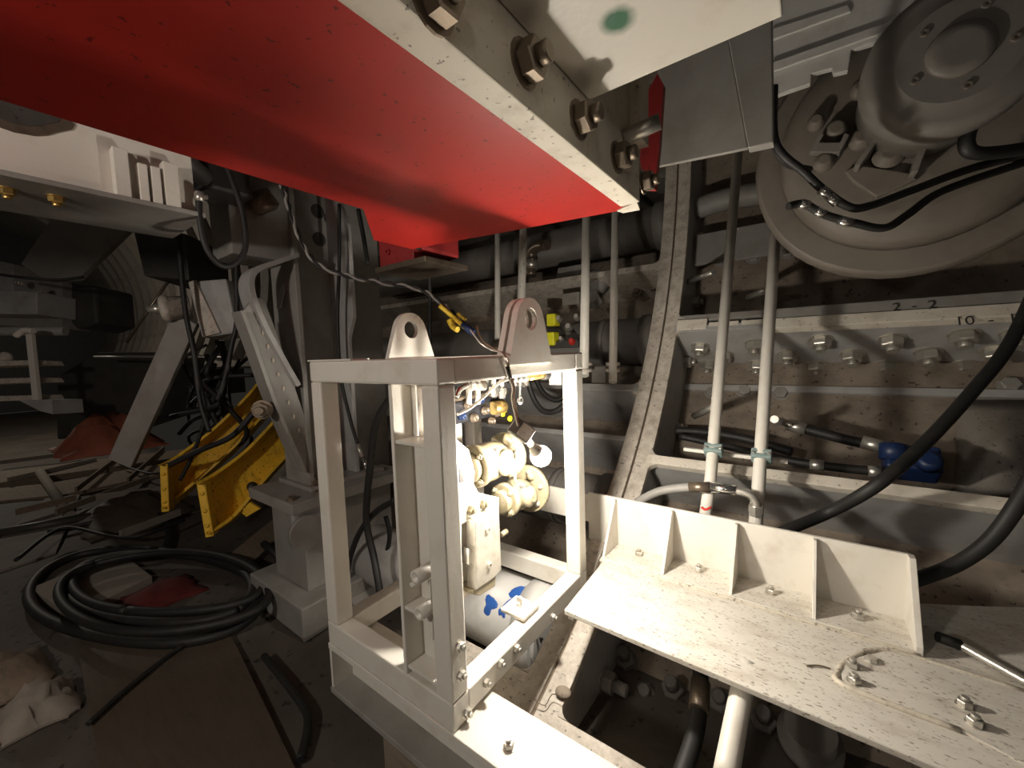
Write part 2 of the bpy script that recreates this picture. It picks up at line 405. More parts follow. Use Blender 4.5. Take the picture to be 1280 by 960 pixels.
# upper dark pocket: riveted plate, clamp rods and bolt rows on the skin
for x, y in ((902, 302), (942, 298), (985, 292), (902, 326), (942, 322), (985, 316)):
    bolt(P(x, y, R=RSK), inward(68), .045, W_, 'head', 'column')
plate = arc_sheet(.09, 1.05, 71.5, 75.5, 4.0, .03, 4).build('cover_plate', 'column', W_, .004)
for x, y in ((818, 357), (798, 368), (672, 300), (1030, 330)):
    bolt(P(x, y, R=4.05), inward(64), .045, W_, 'nut', 'dsteel')
# short studs beside the two pipes
for a, b in (((860, 352), (892, 340)), ((935, 372), (965, 360)), ((868, 520), (893, 508)), ((985, 530), (968, 524))):
    MB().rod(P(*a, R=3.9), P(*b, R=3.66), .022, 10).build('clamp_stud', 'steel', W_)

# chalk figures on the flange edges
def text_mesh(body, size, origin, xdir, ydir, mat, parent, name):
    cu = bpy.data.curves.new(name, 'FONT'); cu.body = body; cu.size = size; cu.extrude = .0004; cu.offset = .0
    t = bpy.data.objects.new(name, cu); COL.objects.link(t)
    me = bpy.data.meshes.new_from_object(t.evaluated_get(bpy.context.evaluated_depsgraph_get()))
    bpy.data.objects.remove(t); me.materials.clear(); me.materials.append(M[mat])
    o = bpy.data.objects.new(name, me); COL.objects.link(o)
    xd = V(xdir).normalized(); zd = xd.cross(V(ydir)).normalized(); yd = zd.cross(xd)
    mw = Matrix((( xd.x, yd.x, zd.x, 0), (xd.y, yd.y, zd.y, 0), (xd.z, yd.z, zd.z, 0), (0, 0, 0, 1)))
    o.parent = parent; o.rotation_mode = 'QUATERNION'; o.rotation_quaternion = mw.to_quaternion(); o.location = V(origin)-wl(parent)
    WLOC[o.name] = V(origin); return o
t6 = tang(61)
text_mesh('2  -  2', .075, P(1115, 389, R=3.697)+inward(61)*.004, (1, 0, 0), t6, 'mark', W_, 'chalk_number')
text_mesh('10  -  1', .075, P(1193, 407, R=3.682)+inward(61)*.004, (1, 0, 0), t6, 'mark', W_, 'chalk_number')

# far tunnel lining rings seen at the left, each ring a curved segment
lin = struct(arc_sheet(-26, -6.2, 60, 215, 4.12, .1, 30).build('wall_far', 'concrete'))
for i in range(16):
    x = -7.2-i*.95
    arc_sheet(x-.32, x, 62, 210, 3.95, .18, 24).build('lining_rib', 'concrete', lin)
struct(MB().box((-26.3, -9, -.6), (-26, 9, 9)).build('wall_end', 'dark'))

# ================================================================== LIFTING CAGE
X0, D, H, t = -.7425, .967, 1.2, .076
cage = thing('equipment_cage', (X0/2, D/2, 0), 'cream white welded steel lifting cage with two lifting lugs, standing in the middle', 'cage')
cg = lambda mb, n, m='white', b=.004, par=None: mb.build(n, m, par or cage, b)
for (x, y) in ((X0, 0), (-t, 0), (X0, D-t), (-t, D-t)):
    cg(MB().box((x, y, .097), (x+t, y+t, H-.083)), 'post', b=.008)
for y in (0, D-t):
    cg(MB().box((X0, y, H-.083), (-.0, y+t, H)), 'top_rail', b=.008)
    cg(MB().box((X0, y, 0), (-.0, y+t, .097)), 'bottom_rail', b=.006)
for x in (X0, -t):
    cg(MB().box((x, t, H-.083), (x+t, D-t, H)), 'top_rail', b=.008)
    cg(MB().box((x, t, .012), (x+t, D-t, .097)), 'bottom_rail', b=.006)
cg(MB().box((X0-.006, -.002, H), (X0+.3, t, H+.006)), 'cover_strip', b=0)
def lug(xa, xb, yc):
    """lug plate with a round top and an eye"""
    n = 28; zt = 1.325; r = .095; re = .043; ze = 1.338; out = []
    prof = [(yc-.155, 1.165)]
    for i in range(15):
        a = (math.pi-.33)-(math.pi-.66)*i/14; prof.append((yc+r*math.cos(a), zt+r*math.sin(a)))
    prof += [(yc+.155, 1.165)]
    full = []
    for i, q in enumerate(prof):
        p2 = prof[(i+1) % len(prof)]; L_ = math.hypot(p2[0]-q[0], p2[1]-q[1]); kk = max(1, int(L_/.035))
        full += [(q[0]+(p2[0]-q[0])*j/kk, q[1]+(p2[1]-q[1])*j/kk) for j in range(kk)]
    prof = full
    m = len(prof); vs = []; fs = []
    def ring(x):
        k = len(vs)
        for (y, z) in prof: vs.append((x, y, z))
        for (y, z) in prof:
            d = math.atan2(z-ze, y-yc); vs.append((x, yc+re*math.cos(d), ze+re*math.sin(d)))
        return k
    a, b = ring(xa), ring(xb)
    for i in range(m):
        j = (i+1) % m
        fs += [(a+i, a+j, a+m+j, a+m+i), (b+j, b+i, b+m+i, b+m+j), (a+i, b+i, b+j, a+j), (a+m+j, b+m+j, b+m+i, a+m+i)]
    return MB().add(vs, fs)
cg(lug(-.012, .014, .497), 'lifting_lug', b=0)
cg(lug(-.05, -.026, .497), 'lifting_lug', b=0)
cg(lug(X0+.035, X0+.062, .484), 'lifting_lug', b=0)
# channel column on the front face
col = cg(MB().box((-.224, .078, .097), (-t, .092, .93)), 'channel_web')
cg(MB().box((-.238, .0, .097), (-.222, .092, H-.083)), 'channel_flange')
for z in (.918, .335, .118):
    cg(MB().box((-.222, .006, z), (-t, .080, z+.012)), 'stiffener', b=.002)
cg(MB().box((-.222, .08, .93), (-.20, .092, H-.083)), 'channel_web')
# pins and bolts on the front
for x, z in ((-.108, .505), (-.10, .385)):
    p = V((x, -.0, z)); b = MB().lathe(p+V((0, .05, 0)), (0, -1, 0), [(0, .022), (.085, .022), (.085, .013), (.03, .012)], 16); cg(b, 'pin_sleeve', b=0)
    cg(MB().prism([(x+.02, .0, z-.02), (-.076, .0, z-.02), (-.076, .0, z-.10)], (0, .012, 0)), 'gusset', b=0)
cg(MB().rod((-.150, -.02, .455), (-.10, .06, .49), .010, 10), 'draw_bolt', 'white', 0)
bolt((-.239, .05, .47), (-1, 0, 0), .016, cage); bolt((-.239, .05, .50), (-1, 0, 0), .013, cage)
for x, y in ((574, 807), (576, 843), (607, 853), (625, 829), (645, 810), (691, 771), (583, 890)):
    bolt(P(x, y, X=.001), (1, 0, 0), .0145, cage, 'nut', 'steel')
for x, y in ((660, 500), (730, 452)):
    pass
# small pad plate with eye bolt on the right bottom rail
c = P(650, 760, Z=.112)
pad = cg(MB().obox(c, (1, 0, 0), (0, 1, 0), (0, 0, 1), .062, .058, .008), 'pad_plate', 'shelf', .004)
e = c+V((0, 0, .008))
MB().rod(e, e+V((0, 0, .022)), .009, 8).lathe(e+V((0, -.006, .03)), (0, 1, 0), [(0, .014), (.012, .014)], 12).build('eye_bolt', 'white', pad)
cg(MB().box((-.078, D-.001, .9), (-.0, D+.0, .9)) if False else MB().box((-.14, D-t-.012, 1.045), (-.078, D-t+.0, 1.117)), 'tag_plate', 'label', 0)

# ------------------------------------------------------------------ beam below the cage
sb = thing('support_beam', (-.2, .09, -.22), 'long white I-beam on which the front of the cage stands, running to the lower edge', 'beam')
MB().box((X0-.003, -.003, -.028), (1.4, .20, -.002)).build('top_flange', 'white', sb, .003)
MB().box((X0+.01, .09, -.2), (1.4, .11, -.028)).build('web', 'white', sb)
MB().box((X0-.003, -.006, -.226), (1.4, .20, -.2)).build('bottom_flange', 'column', sb, .003)
MB().prism([(X0, .0, -.2), (X0, .09, -.2), (X0, .09, -.028), (X0, .0, -.028)], (.016, 0, 0)).build('end_stiffener', 'white', sb)
for x in (.15, .62): MB().box((x, .0, -.2), (x+.014, .09, -.028)).build('stiffener', 'white', sb)
bolt(P(636, 933, Z=-.0), (0, 0, 1), .016, sb, 'nut')
for x, y0 in ((-.50, .07), (.9, .07)):
    one(MB().box((x, y0, -.5), (x+.22, y0+.12, -.226)), 'packing_block', 'wood', 'squared timber packing block carrying the white I-beam '+('under the left end of the cage' if x < 0 else 'near the lower right'), 'timber block', bevel=.006)

# ================================================================== SHELF AND STIFFENED UPSTAND
ZS = .12
sh = thing('work_shelf', (1.0, .9, ZS-.03), 'worn white steel shelf plate with scattered debris, right foreground', 'shelf')
pl = [P(705, 762, Z=ZS), V((2.3, .52, ZS)), V((2.3, 1.62, ZS)), V((1.62, 1.62, ZS)), V((1.45, 1.52, ZS)), V((1.15, 1.36, ZS)), P(758, 696, Z=ZS)]
MB().prism([p-V((0, 0, .022)) for p in pl], (0, 0, .022)).build('plate', 'shelf', sh, .004)
MB().box((.13, .66, ZS-.075), (2.3, .672, ZS-.022)).build('edge_rib', 'white', sh)
MB().box((.12, .93, .03), (.30, 1.0, ZS-.022)).build('support_stub', 'white', sh)
for x in (.45, 1.1): MB().box((x, .68, ZS-.09), (x+.012, 1.08, ZS-.022)).build('underside_rib', 'white', sh)
# welded doubler plate with bolts
dp = [P(*q, Z=ZS) for q in ((1050, 838), (1062, 826), (1110, 815), (1285, 868), (1285, 960), (1200, 915), (1055, 858))]
dbl = MB().prism(dp, (0, 0, .007)).build('doubler_plate', 'shelf', sh, .002)
MB().tube([p+V((0, 0, .004)) for p in (dp[3], dp[2], dp[1], dp[0], dp[6], dp[5])], .009, 7, 5).build('weld_bead', 'weld', sh)
for x, y in ((1066, 833), (1068, 852), (1090, 826), (1206, 882), (1219, 905)):
    bolt(P(x, y, Z=ZS+.007), (0, 0, 1), .017, sh, 'head' if x == 1090 else 'nut')
MB().box((.09, .60, ZS-.045), (.115, .625, ZS-.022)).build('lug_block', 'white', sh)
one(MB().tube([P(1008, 832, Z=ZS+.004), P(1024, 832, Z=ZS+.006), P(1038, 836, Z=ZS+.004)], .0028, 6, 4), 'rusty_wire', 'dsteel', 'short rusty wire offcut lying on the white shelf', 'wire')

UY = P(773, 680, Z=ZS+.014).y
up0, up1 = P(735, 618, Y=UY), P(1140, 690, Y=UY)
ZT = (up0.z+up1.z)/2
XL, XR = P(690, 640, Y=UY).x-.25, up1.x
upst = thing('stiffened_upstand', ((XL+XR)/2, UY, ZS), 'white angle upstand with triangular gussets bolted along the back of the shelf', 'bracket')
MB().box((up0.x-.0, UY, ZS), (XR, UY+.016, ZT)).build('back_plate', 'white', upst, .003)
MB().box((XL, UY+.001, ZS+.1), (up0.x+.03, UY+.015, ZT-.01)).build('back_plate', 'white', upst, .003)
FW = UY-P(755, 702, Z=ZS).y
xa = P(760, 690, Z=ZS+.014).x
MB().box((xa-.01, UY-FW, ZS), (XR, UY, ZS+.014)).build('foot_flange', 'shelf', upst, .003)
MB().tube([(xa-.01, UY-FW-.003, ZS+.003)]+[(xa+(XR-xa)*i/14, UY-FW-.003+random.uniform(-.003, .003), ZS+.003) for i in range(1, 15)], .008, 7, 3).build('weld_bead', 'weld', upst)
gx = [P(x, y, Z=ZS+.014).x for x, y in ((757, 692), (835, 704), (915, 730), (1015, 760))]
for i, x in enumerate(gx):
    MB().prism([(x, UY, ZS+.014), (x, UY-FW+.01, ZS+.014), (x, UY-.028, ZT-.006), (x, UY, ZT-.006)], (.012, 0, 0)).build('gusset', 'white', upst, .0015)
MB().prism([(XR-.012, UY+.01, ZS), (XR-.012, UY-FW-.004, ZS), (XR-.012, UY-FW-.004, ZS+.03), (XR-.012, UY-.03, ZT), (XR-.012, UY+.01, ZT)], (.02, 0, 0)).build('end_gusset', 'white', upst, .002)
for x, y in ((799, 691), (874, 711), (964, 739), (1073, 770)):
    bolt(P(x, y+2, Z=ZS+.014), (0, 0, 1), .019, upst, 'nut', 'steel')

# ================================================================== RED BEAM, BOLTED FLANGE, WHITE GIRDER
RZ = 1.70
rb = thing('red_beam', (.03, -.6, RZ), 'large red painted box beam overhead with a bolted white end flange', 'beam')
y1 = .60
xl0, xr0 = -.315, .362
MB().prism([(xl0, -2.4, RZ), (xr0, -2.4, RZ), (xr0, y1-.02, RZ), (xr0-.02, y1, RZ), (-.26, .50, RZ), (xl0, .30, RZ)], (0, 0, .02)).build('bottom_plate', 'red', rb, .003)
MB().box((xl0+.01, -2.4, RZ+.02), (xl0+.03, .28, RZ+.62)).build('side_plate', 'dred', rb)
MB().box((xr0-.03, -2.4, RZ+.02), (xr0-.0, y1-.05, RZ+.62)).build('side_plate', 'red', rb)
MB().box((xl0+.03, .22, RZ+.02), (xr0-.03, .24, RZ+.62)).build('end_plate', 'red', rb)
MB().box((xl0, -2.4, RZ+.6), (xr0, y1-.05, RZ+.62)).build('top_plate', 'dred', rb)
MB().box((xr0+.001, -2.4, RZ-.008), (.43, y1-.06, RZ+.50)).build('end_flange', 'edge', rb, .004)
MB().prism([(xr0-.03, y1-.015, RZ-.004), (.42, y1-.06, RZ-.004), (.40, y1+.03, RZ-.004), (xr0-.02, y1+.02, RZ-.004)], (0, 0, .016)).build('weld_tab', 'edge', rb, .002)
for x, y, r in ((655, 80, .034), (723, 150, .034), (771, 197, .034), (804, 228, .03), (540, 2, .034), (560, -70, .034)):
    bolt(P(x, y, X=.431), (1, 0, 0), r, rb, 'nut', 'dsteel')
MB().rod(P(780, 172, X=.431), P(780, 172, X=.431)+V((.10, .02, .02)), .022, 12).build('dowel_pin', 'steel', rb)
MB().box((.431, .45, RZ+.16), (.46, y1-.06, RZ+.42)).build('spacer_block', 'edge', rb)
# red bracket block under the far end of the beam
rk = thing('red_clamp_block', (-.85, .62, 1.70), 'red painted block with three socket screws below the beam end', 'block')
c0 = P(475, 335, Y=.62); c1 = P(530, 282, Y=.62)
MB().box((c0.x, .62, c0.z), (c1.x-.09, .9, c1.z+.25)).build('body', 'dred', rk, .006)
MB().box((c1.x-.085, .60, c0.z+.03), (c1.x, .88, c1.z+.02)).build('end_cap', 'dred', rk, .02)
MB().box((c0.x-.02, .60, c0.z-.03), (c1.x+.02, .92, c0.z)).build('base_strip', 'dsteel', rk, .003)
for x, y in ((500, 293), (500, 304), (486, 315)): bolt(P(x, y, Y=.62), (0, -1, 0), .017, rk, 'socket', 'dred')
MB().rod(P(523, 308, Y=.60), P(523, 308, Y=.60)+V((0, -.004, 0)), .02, 14).build('bore', 'dark', rk)
MB().prism([(xl0, -.0, RZ+.002), (-.60, .24, RZ+.002), (-.60, .445, RZ+.002), (-.26, .50, RZ+.002), (xl0+.02, .30, RZ+.002)], (0, 0, .016)).build('ear_plate', 'red', rb, .002)
gd = thing('white_girder', (.9, -.8, WHITE_Z), 'white box girder overhead marked with a sprayed green dot', 'girder')
ge_y = P(735, 126, Z=WHITE_Z).y
xg = P(978, 22, Z=WHITE_Z).x
MB().box((.432, -2.4, WHITE_Z), (xg, ge_y, WHITE_Z+.03)).build('bottom_plate', 'girder', gd, .003)
MB().box((.432, ge_y-.04, WHITE_Z+.03), (xg, ge_y-.02, WHITE_Z+.5)).build('end_plate', 'white', gd)
MB().box((xg-.03, -2.4, WHITE_Z+.03), (xg-.01, ge_y-.04, WHITE_Z+.5)).build('side_plate', 'white', gd)

# hanging grey box bracket behind the girder
gb = thing('grey_box_bracket', (.6, .95, 1.95), 'dull grey steel box bracket hanging behind the white girder end', 'bracket')
a, b_, c_, d_ = P(822, 208, Y=.9), P(967, 178, Y=.9), P(965, 10, Y=.9), P(822, 60, Y=.9)
MB().prism([a, P(935, 185, Y=.9), P(905, 20, Y=.9), d_], (0, .02, 0)).build('face_plate', 'column', gb, .003)
MB().prism([P(935, 185, Y=.895), b_, c_, P(905, 20, Y=.895)], (0, .05, 0)).build('corner_flange', 'column', gb, .004)
rs = MB().prism([P(x, y, Y=.72) for x, y in ((806, 236), (800, 200), (806, 120), (822, 92), (829, 105), (824, 180), (818, 236))], (0, .03, 0))
one(rs, 'red_hook_plate', 'dred', 'narrow red plate edge hanging between the flange and the grey box', 'plate')

# ================================================================== INSIDE THE CAGE
XP = -.215
mp = thing('pump_mount_plate', (XP, .35, .3), 'white mounting plate with slots and two bolts inside the cage', 'plate')
poly = [P(x, y, X=XP) for x, y in ((566, 545), (586, 562), (594, 590), (592, 604), (598, 616), (624, 622), (624, 634), (577, 655), (577, 750), (560, 760))]
MB().prism(poly, (-.022, 0, 0)).build('plate', 'white', mp, .003)
MB().prism([P(x, y, X=XP+.001) for x, y in ((574, 586), (579, 586), (579, 603), (574, 603))], (.002, 0, 0)).build('slot', 'dark', mp)
for x, y in ((588, 637), (604, 629)): bolt(P(x, y, X=XP), (1, 0, 0), .019, mp, 'nut', 'beige')
XK = -.17
ck = thing('clamp_block', (XK, .4, .3), 'brushed steel clamp block with two socket screws hanging in the cage', 'clamp')
fr = [P(x, y, X=XK) for x, y in ((594, 652), (624, 634), (627, 712), (618, 722), (595, 738))]
MB().prism(fr, (-.05, 0, 0)).build('front_plate', 'steel', ck, .004)
bk = [P(x, y, X=XK-.08) for x, y in ((577, 655), (588, 650), (589, 742), (578, 750))]
MB().prism(bk, (-.05, 0, 0)).build('rear_plate', 'edge', ck, .004)
MB().prism([P(x, y, X=XK-.02) for x, y in ((586, 686), (594, 686), (594, 706), (586, 706))], (-.08, 0, 0)).build('spacer', 'chrome', ck)
MB().prism([P(x, y, X=XK-.01) for x, y in ((590, 738), (620, 720), (619, 733), (600, 745), (590, 743))], (-.10, 0, 0)).build('foot', 'beige', ck, .003)
for x, y in ((609, 662), (611, 706)): bolt(P(x, y, X=XK), (1, 0, 0), .014, ck, 'socket', 'steel')
MB().rod(P(626, 669, X=XK-.01), P(633, 664, X=XK-.01), .012, 10).build('side_pin', 'beige', ck)

def pump(c, r, L, lab, big):
    """hydraulic valve body: barrel along Y with end flanges, round side cap and port bosses"""
    c = V(c); k = thing('hydraulic_valve', c-V((0, 0, r)), lab, 'valve')
    a = V((0, 1, 0)); s = c-a*L/2
    MB().lathe(s, a, [(0, r*.98), (.012, r*1.06), (.03, r*1.06), (.034, r*.94), (L*.45, r), (L*.72, r*.92), (L*.78, r*.7), (L, r*.66)], 28).build('barrel', 'beige', k)
    MB().lathe(s-a*.03, a, [(0, r*.62), (.008, r*.72), (.03, r*.72)], 24).build('end_cap', 'beige', k)
    m = s+a*L*.55
    MB().lathe(m+V((r*.72, 0, 0)), (1, 0, 0), [(0, r*.66), (r*.35, r*.66), (r*.40, r*.56), (r*.52, r*.5), (r*.52, r*.3), (r*.62, r*.28)], 24).build('side_cap', 'beige', k)
    e = s+a*L
    MB().lathe(e-a*.012, a, [(0, big), (.018, big*1.02), (.034, big), (.045, big*.72), (.07, big*.62)], 28).build('pipe_flange', 'beige', k)
    for i in range(6):
        q = math.pi*2*(i+.3)/6; p = e+V((big*.8*math.cos(q), -.012, big*.8*math.sin(q))); bolt(p, (0, -1, 0), .011, k, 'nut', 'steel')
    for i in range(4):
        q = math.pi*(.25+i*.5); p = s+V((r*.85*math.cos(q), 0, r*.85*math.sin(q))); bolt(p, (0, -1, 0), .012, k, 'nut', 'beige')
    for dz, dy in ((.8, .08), (-.75, .1)):
        p = m+V((r*.3, dy, r*dz)); MB().lathe(p, (.5, .1, dz), [(0, r*.3), (r*.34, r*.3), (r*.38, r*.2)], 14).build('port_boss', 'beige', k)
    MB().obox(m+V((r*.70, -.035, r*.72)), (.7, 0, -.7), (0, 1, 0), (.7, 0, .7), .008, .011, .002).build('name_plate', 'dark', k)
    return k
pump(P(612, 576, X=-.26), .088, .24, 'upper ivory hydraulic valve with round side cap, lamp hanging beside it', .105)
pump(P(645, 618, X=-.22), .074, .20, 'lower ivory hydraulic valve, in front of the wide round flange', .115)
# clip between the valves
one(MB().tube([P(643, 555, X=-.15), P(648, 562, X=-.13), P(646, 575, X=-.13), P(641, 585, X=-.15)], .010, 8, 5), 'pipe_union', 'steel', 'bright steel elbow union clamped behind the upper valve', 'fitting')
one(MB().rod(P(643, 588, X=-.16), P(644, 604, X=-.16), .007, 8), 'drain_nipple', 'steel', 'thin steel nipple between the two valves', 'fitting')

# black valve manifold
mf = thing('valve_manifold', P(606, 530, X=-.42), 'black hydraulic manifold with steel plugs and two yellow caps inside the cage', 'manifold')
q0, q1 = P(566, 532, X=-.42), P(634, 492, X=-.42)
MB().box((-.52, q0.y, q0.z), (-.42, q1.y, q1.z)).build('block', 'blackp', mf, .006)
MB().box((-.50, q0.y-.02, q1.z), (-.43, q1.y+.02, q1.z+.018)).build('cover', 'dsteel', mf, .003)
for x, y, r in ((582, 506, .016), (590, 522, .018), (604, 513, .018), (598, 500, .014), (612, 526, .016), (620, 515, .02), (575, 520, .014)):
    p = P(x, y, X=-.42); MB().lathe(p, (1, 0, 0), [(0, r*1.3), (.012, r*1.3), (.013, r), (.03, r), (.032, r*.5), (.024, r*.45)], 14).build('plug', 'dblue' if r == .014 else 'dsteel', mf)
for x, y in ((627, 517), (636, 523)):
    p = P(x, y, X=-.40); MB().lathe(p, (1, 0, 0), [(0, .016), (.012, .016), (.014, .010)], 14).build('cap', 'lime', mf)
MB().lathe(P(612, 510, X=-.42)+V((.02, 0, 0)), (.2, 1, 0), [(0, .034), (.075, .034), (.08, .028)], 18).build('cartridge', 'brass', mf)
mb_ = MB().box((-.5, q0.y+.05, .45), (-.46, q0.y+.10, q0.z)); mb_.build('bracket', 'white', mf)

# fittings below the top rail
fa = thing('tee_fitting_cluster', P(596, 500, X=-.30), 'chromed tee fittings on two white stems under the cage top', 'fitting')
MB().tube([P(570, 497, X=-.3), P(575, 487, X=-.3), P(585, 481, X=-.3)], .012, 10, 5).build('elbow', 'chrome', fa)
MB().rod(P(582, 479, X=-.3), P(608, 478, X=-.3), .018, 12).build('tee_body', 'chrome', fa)
for x in (588, 596, 603): MB().lathe(P(x, 474, X=-.29), (0, 0, -1), [(0, .012), (.02, .02), (.04, .02), (.05, .013)], 6, False).build('union_nut', 'steel', fa)
for x in (586, 597): MB().rod(P(x, 484, X=-.3), P(x, 505, X=-.3), .013, 10).build('stem', 'label', fa)
fb = thing('brass_ball_valve', P(665, 468, X=-.08), 'brass ball valve with black knob under the cage top rail', 'valve')
MB().rod(P(636, 474, X=-.08), P(664, 469, X=-.08), .017, 12).build('body', 'chrome', fb)
MB().rod(P(660, 470, X=-.08), P(682, 467, X=-.08), .021, 14).build('sleeve', 'brass', fb)
MB().lathe(P(678, 468, X=-.08), (0, 1, -.02), [(0, .022), (.008, .027), (.035, .027), (.04, .022)], 18).build('knob', 'rubber', fb)
for i, x in enumerate((642, 649, 656)): MB().lathe(P(x, 474, X=-.075), (.3, 0, -1), [(0, .014), (.03, .014)], 6, False).build('hex_nut', 'chrome', fb)
fc = thing('gauge_fitting_pair', P(622, 500, X=-.22), 'two hexagon steel couplings hanging under the cage top', 'fitting')
for x, y in ((617, 486), (627, 488)):
    MB().lathe(P(x, y-6, X=-.22), (0, 0, -1), [(0, .010), (.012, .010), (.013, .021), (.04, .021), (.041, .016), (.055, .016), (.06, .01)], 6, False).build('coupling', 'chrome', fc)
    MB().lathe(P(x, y-5, X=-.22), (0, 0, 1), [(0, .012), (.05, .012)], 10).build('stem', 'steel', fc)
# little chain with a cap
ch = thing('cap_on_chain', P(650, 505, X=-.06), 'steel dust cap dangling on a short ball chain below the brass valve', 'cap')
pa, pb = P(650, 480, X=-.06), P(650, 497, X=-.06)
for i in range(7):
    MB().sphere(pa.lerp(pb, i/6), .0055, 8, 6).build('chain_link', 'chrome', ch)
MB().sphere(P(650, 501, X=-.06), .013, 12, 8, (1, 1, 1.3)).build('cap_body', 'chrome', ch)

# ------------------------------------------------------------------ the hanging lamp
bc = P(676, 570, X=.035)
lt = thing('hanging_lamp', bc-V((0, 0, .04)), 'glowing bare bulb in a holder hung from twisted wires in the cage', 'lamp')
BULB_POS = bc
MB().sphere(bc, .042, 20, 14).build('bulb', 'bulb', lt)
ax = V((-.05, .77, -.64)).normalized()
hb = bc-ax*.185+V((0, 0, .012))
MB().lathe(bc-ax*.10, ax, [(0, .015), (.03, .018), (.045, .026), (.07, .028)], 24).build('lamp_base', 'label', lt)
sdv = V((1, 0, 0)); sdv = (sdv-ax*ax.dot(sdv)).normalized(); nv = ax.cross(sdv)
nb = (V((.7, -.65, .3))).normalized(); lb = (ax-nb*ax.dot(nb)).normalized(); sb_ = nb.cross(lb)
MB().obox(hb, lb, sb_, nb, .044, .032, .016).build('ballast_box', 'dgrey', lt, .006)
MB().obox(hb+lb*.014+nb*.0165, lb, sb_, nb, .024, .026, .001).build('rating_label', 'label', lt)
MB().rod(hb+ax*.03, bc-ax*.098, .012, 10, .014).build('neck', 'label', lt)
w1 = [P(588, 412, Y=.62), P(600, 428, Y=.60), P(612, 436, Y=.58), P(626, 441, X=.0), P(634, 455, X=.008), P(637, 472, X=.01), P(641, 485, X=.015), P(640, 500, X=.015), hb-ax*.03]
MB().tube(w1, .0038, 6, 6).build('wire', 'wire_w', lt)
w2 = [P(596, 407, Y=.64), P(602, 424, Y=.61), P(615, 434, Y=.585), P(629, 442, X=.004), P(635, 453, X=.012), P(639, 470, X=.014), P(643, 484, X=.018), P(643, 500, X=.018), hb-ax*.03+V((0, .01, 0))]
MB().tube(w2, .0034, 6, 6).build('wire', 'wire_b', lt)
MB().tube([P(634, 458, X=.012), P(636, 466, X=.014), P(638, 473, X=.014)], .007, 8, 4).build('wire_tape', 'rubber', lt)
one(MB().tube([P(638, 473, X=.012), P(622, 480, X=-.04), P(604, 497, X=-.08), P(588, 510, X=-.09), P(572, 518, X=-.085)], .0055, 7, 6), 'white_lamp_lead', 'wire_w', 'white lead running from the lamp wires across the cage to the front post', 'cable')
cbp = [P(352, 232, d=2.1), P(362, 262, d=2.1), P(378, 305, d=2.1), P(400, 332, d=2.1), P(440, 346, d=2.1), P(480, 354, d=2.1), P(525, 362, d=2.1), P(556, 382, d=2.1), P(575, 400, d=2.05), P(590, 412, d=2.0)]
cab = thing('lamp_supply_cable', cbp[-1], 'black twisted supply cable sagging to a yellow taped joint above the cage', 'cable')
sp = spline(cbp, 14); tw1 = []; tw2 = []
for i, p in enumerate(sp):
    a = i*.55; o_ = V((0, math.cos(a), math.sin(a)))*.008; tw1.append(p+o_); tw2.append(p-o_)
MB().tube(tw1, .0075, 6, 1).build('strand', 'rubber', cab); MB().tube(tw2, .0075, 6, 1).build('strand', 'column', cab)
MB().tube([P(550, 382, d=2.05), P(566, 396, d=2.04), P(580, 408, d=2.0)], .013, 8, 5).build('taped_joint', 'tape', cab)
MB().tube([P(562, 400, d=2.03), P(566, 408, d=2.02), P(572, 412, d=2.0)], .016, 8, 5).build('taped_joint', 'tape', cab)
MB().tube([P(572, 392, d=2.04), P(582, 400, d=2.03)], .009, 8, 1).build('taped_joint', 'tape', cab)
MB().tube([P(578, 406, d=2.0), P(592, 416, d=1.98)], .017, 8, 1).build('plug_body', 'dblue', cab)

# white rough bundle behind the channel window
pp = P(517, 520, Y=.22)
bn = MB()
def bag(u, v):
    a = 2*math.pi*v; z = pp.z-.13+.26*u; r = .055+.012*math.sin(9*u+3*a)*math.sin(5*a)
    return (pp.x+r*math.cos(a)*1.1, pp.y+r*math.sin(a), z)
vs = [bag(i/10, j/18) for i in range(11) for j in range(18)]; fs = [(i*18+j, i*18+(j+1) % 18, (i+1)*18+(j+1) % 18, (i+1)*18+j) for i in range(10) for j in range(18)]
bn.add(vs, fs+[tuple(range(17, -1, -1)), tuple(180+j for j in range(18))], True)
one(bn, 'wrapped_filter', 'rag', 'crumpled white wrapped cylinder behind the window of the channel column', 'filter')

# hoses inside and behind the cage, left half
hose('black_hose', [P(490, 495, Y=.55), P(470, 530, Y=.55), P(462, 590, Y=.55), P(458, 650, Y=.55), P(468, 700, Y=.55), P(475, 740, Y=.5)], .021, 'thick black hose hanging between the left post and the channel column')
hose('black_hose', [P(495, 625, Y=.6), P(470, 640, Y=.6), P(450, 665, Y=.62), P(437, 700, Y=.62), P(432, 740, Y=.6)], .019, 'black hose curving from the column down to the left inside the cage')
hose('black_hose', [P(482, 645, Y=.75), P(487, 670, Y=.75), P(480, 700, Y=.75), P(465, 725, Y=.72)], .015, 'faint black hose bending near the cage floor')
h = thing('hanging_hose_end', P(458, 588, Y=.75), 'thin black hose with a bright steel coupling end hanging loose behind the left post', 'hose')
MB().tube([P(424, 255, Y=.75), P(424, 330, Y=.75), P(422, 400, Y=.75), P(426, 470, Y=.75), P(438, 525, Y=.75), P(447, 555, Y=.75)], .0125, 8, 6).build('hose', 'rubber', h)
MB().rod(P(446, 553, Y=.75), P(453, 572, Y=.75), .013, 10).build('ferrule', 'steel', h)
MB().rod(P(453, 572, Y=.75), P(460, 588, Y=.75), .017, 6).build('hex_coupling', 'chrome', h)

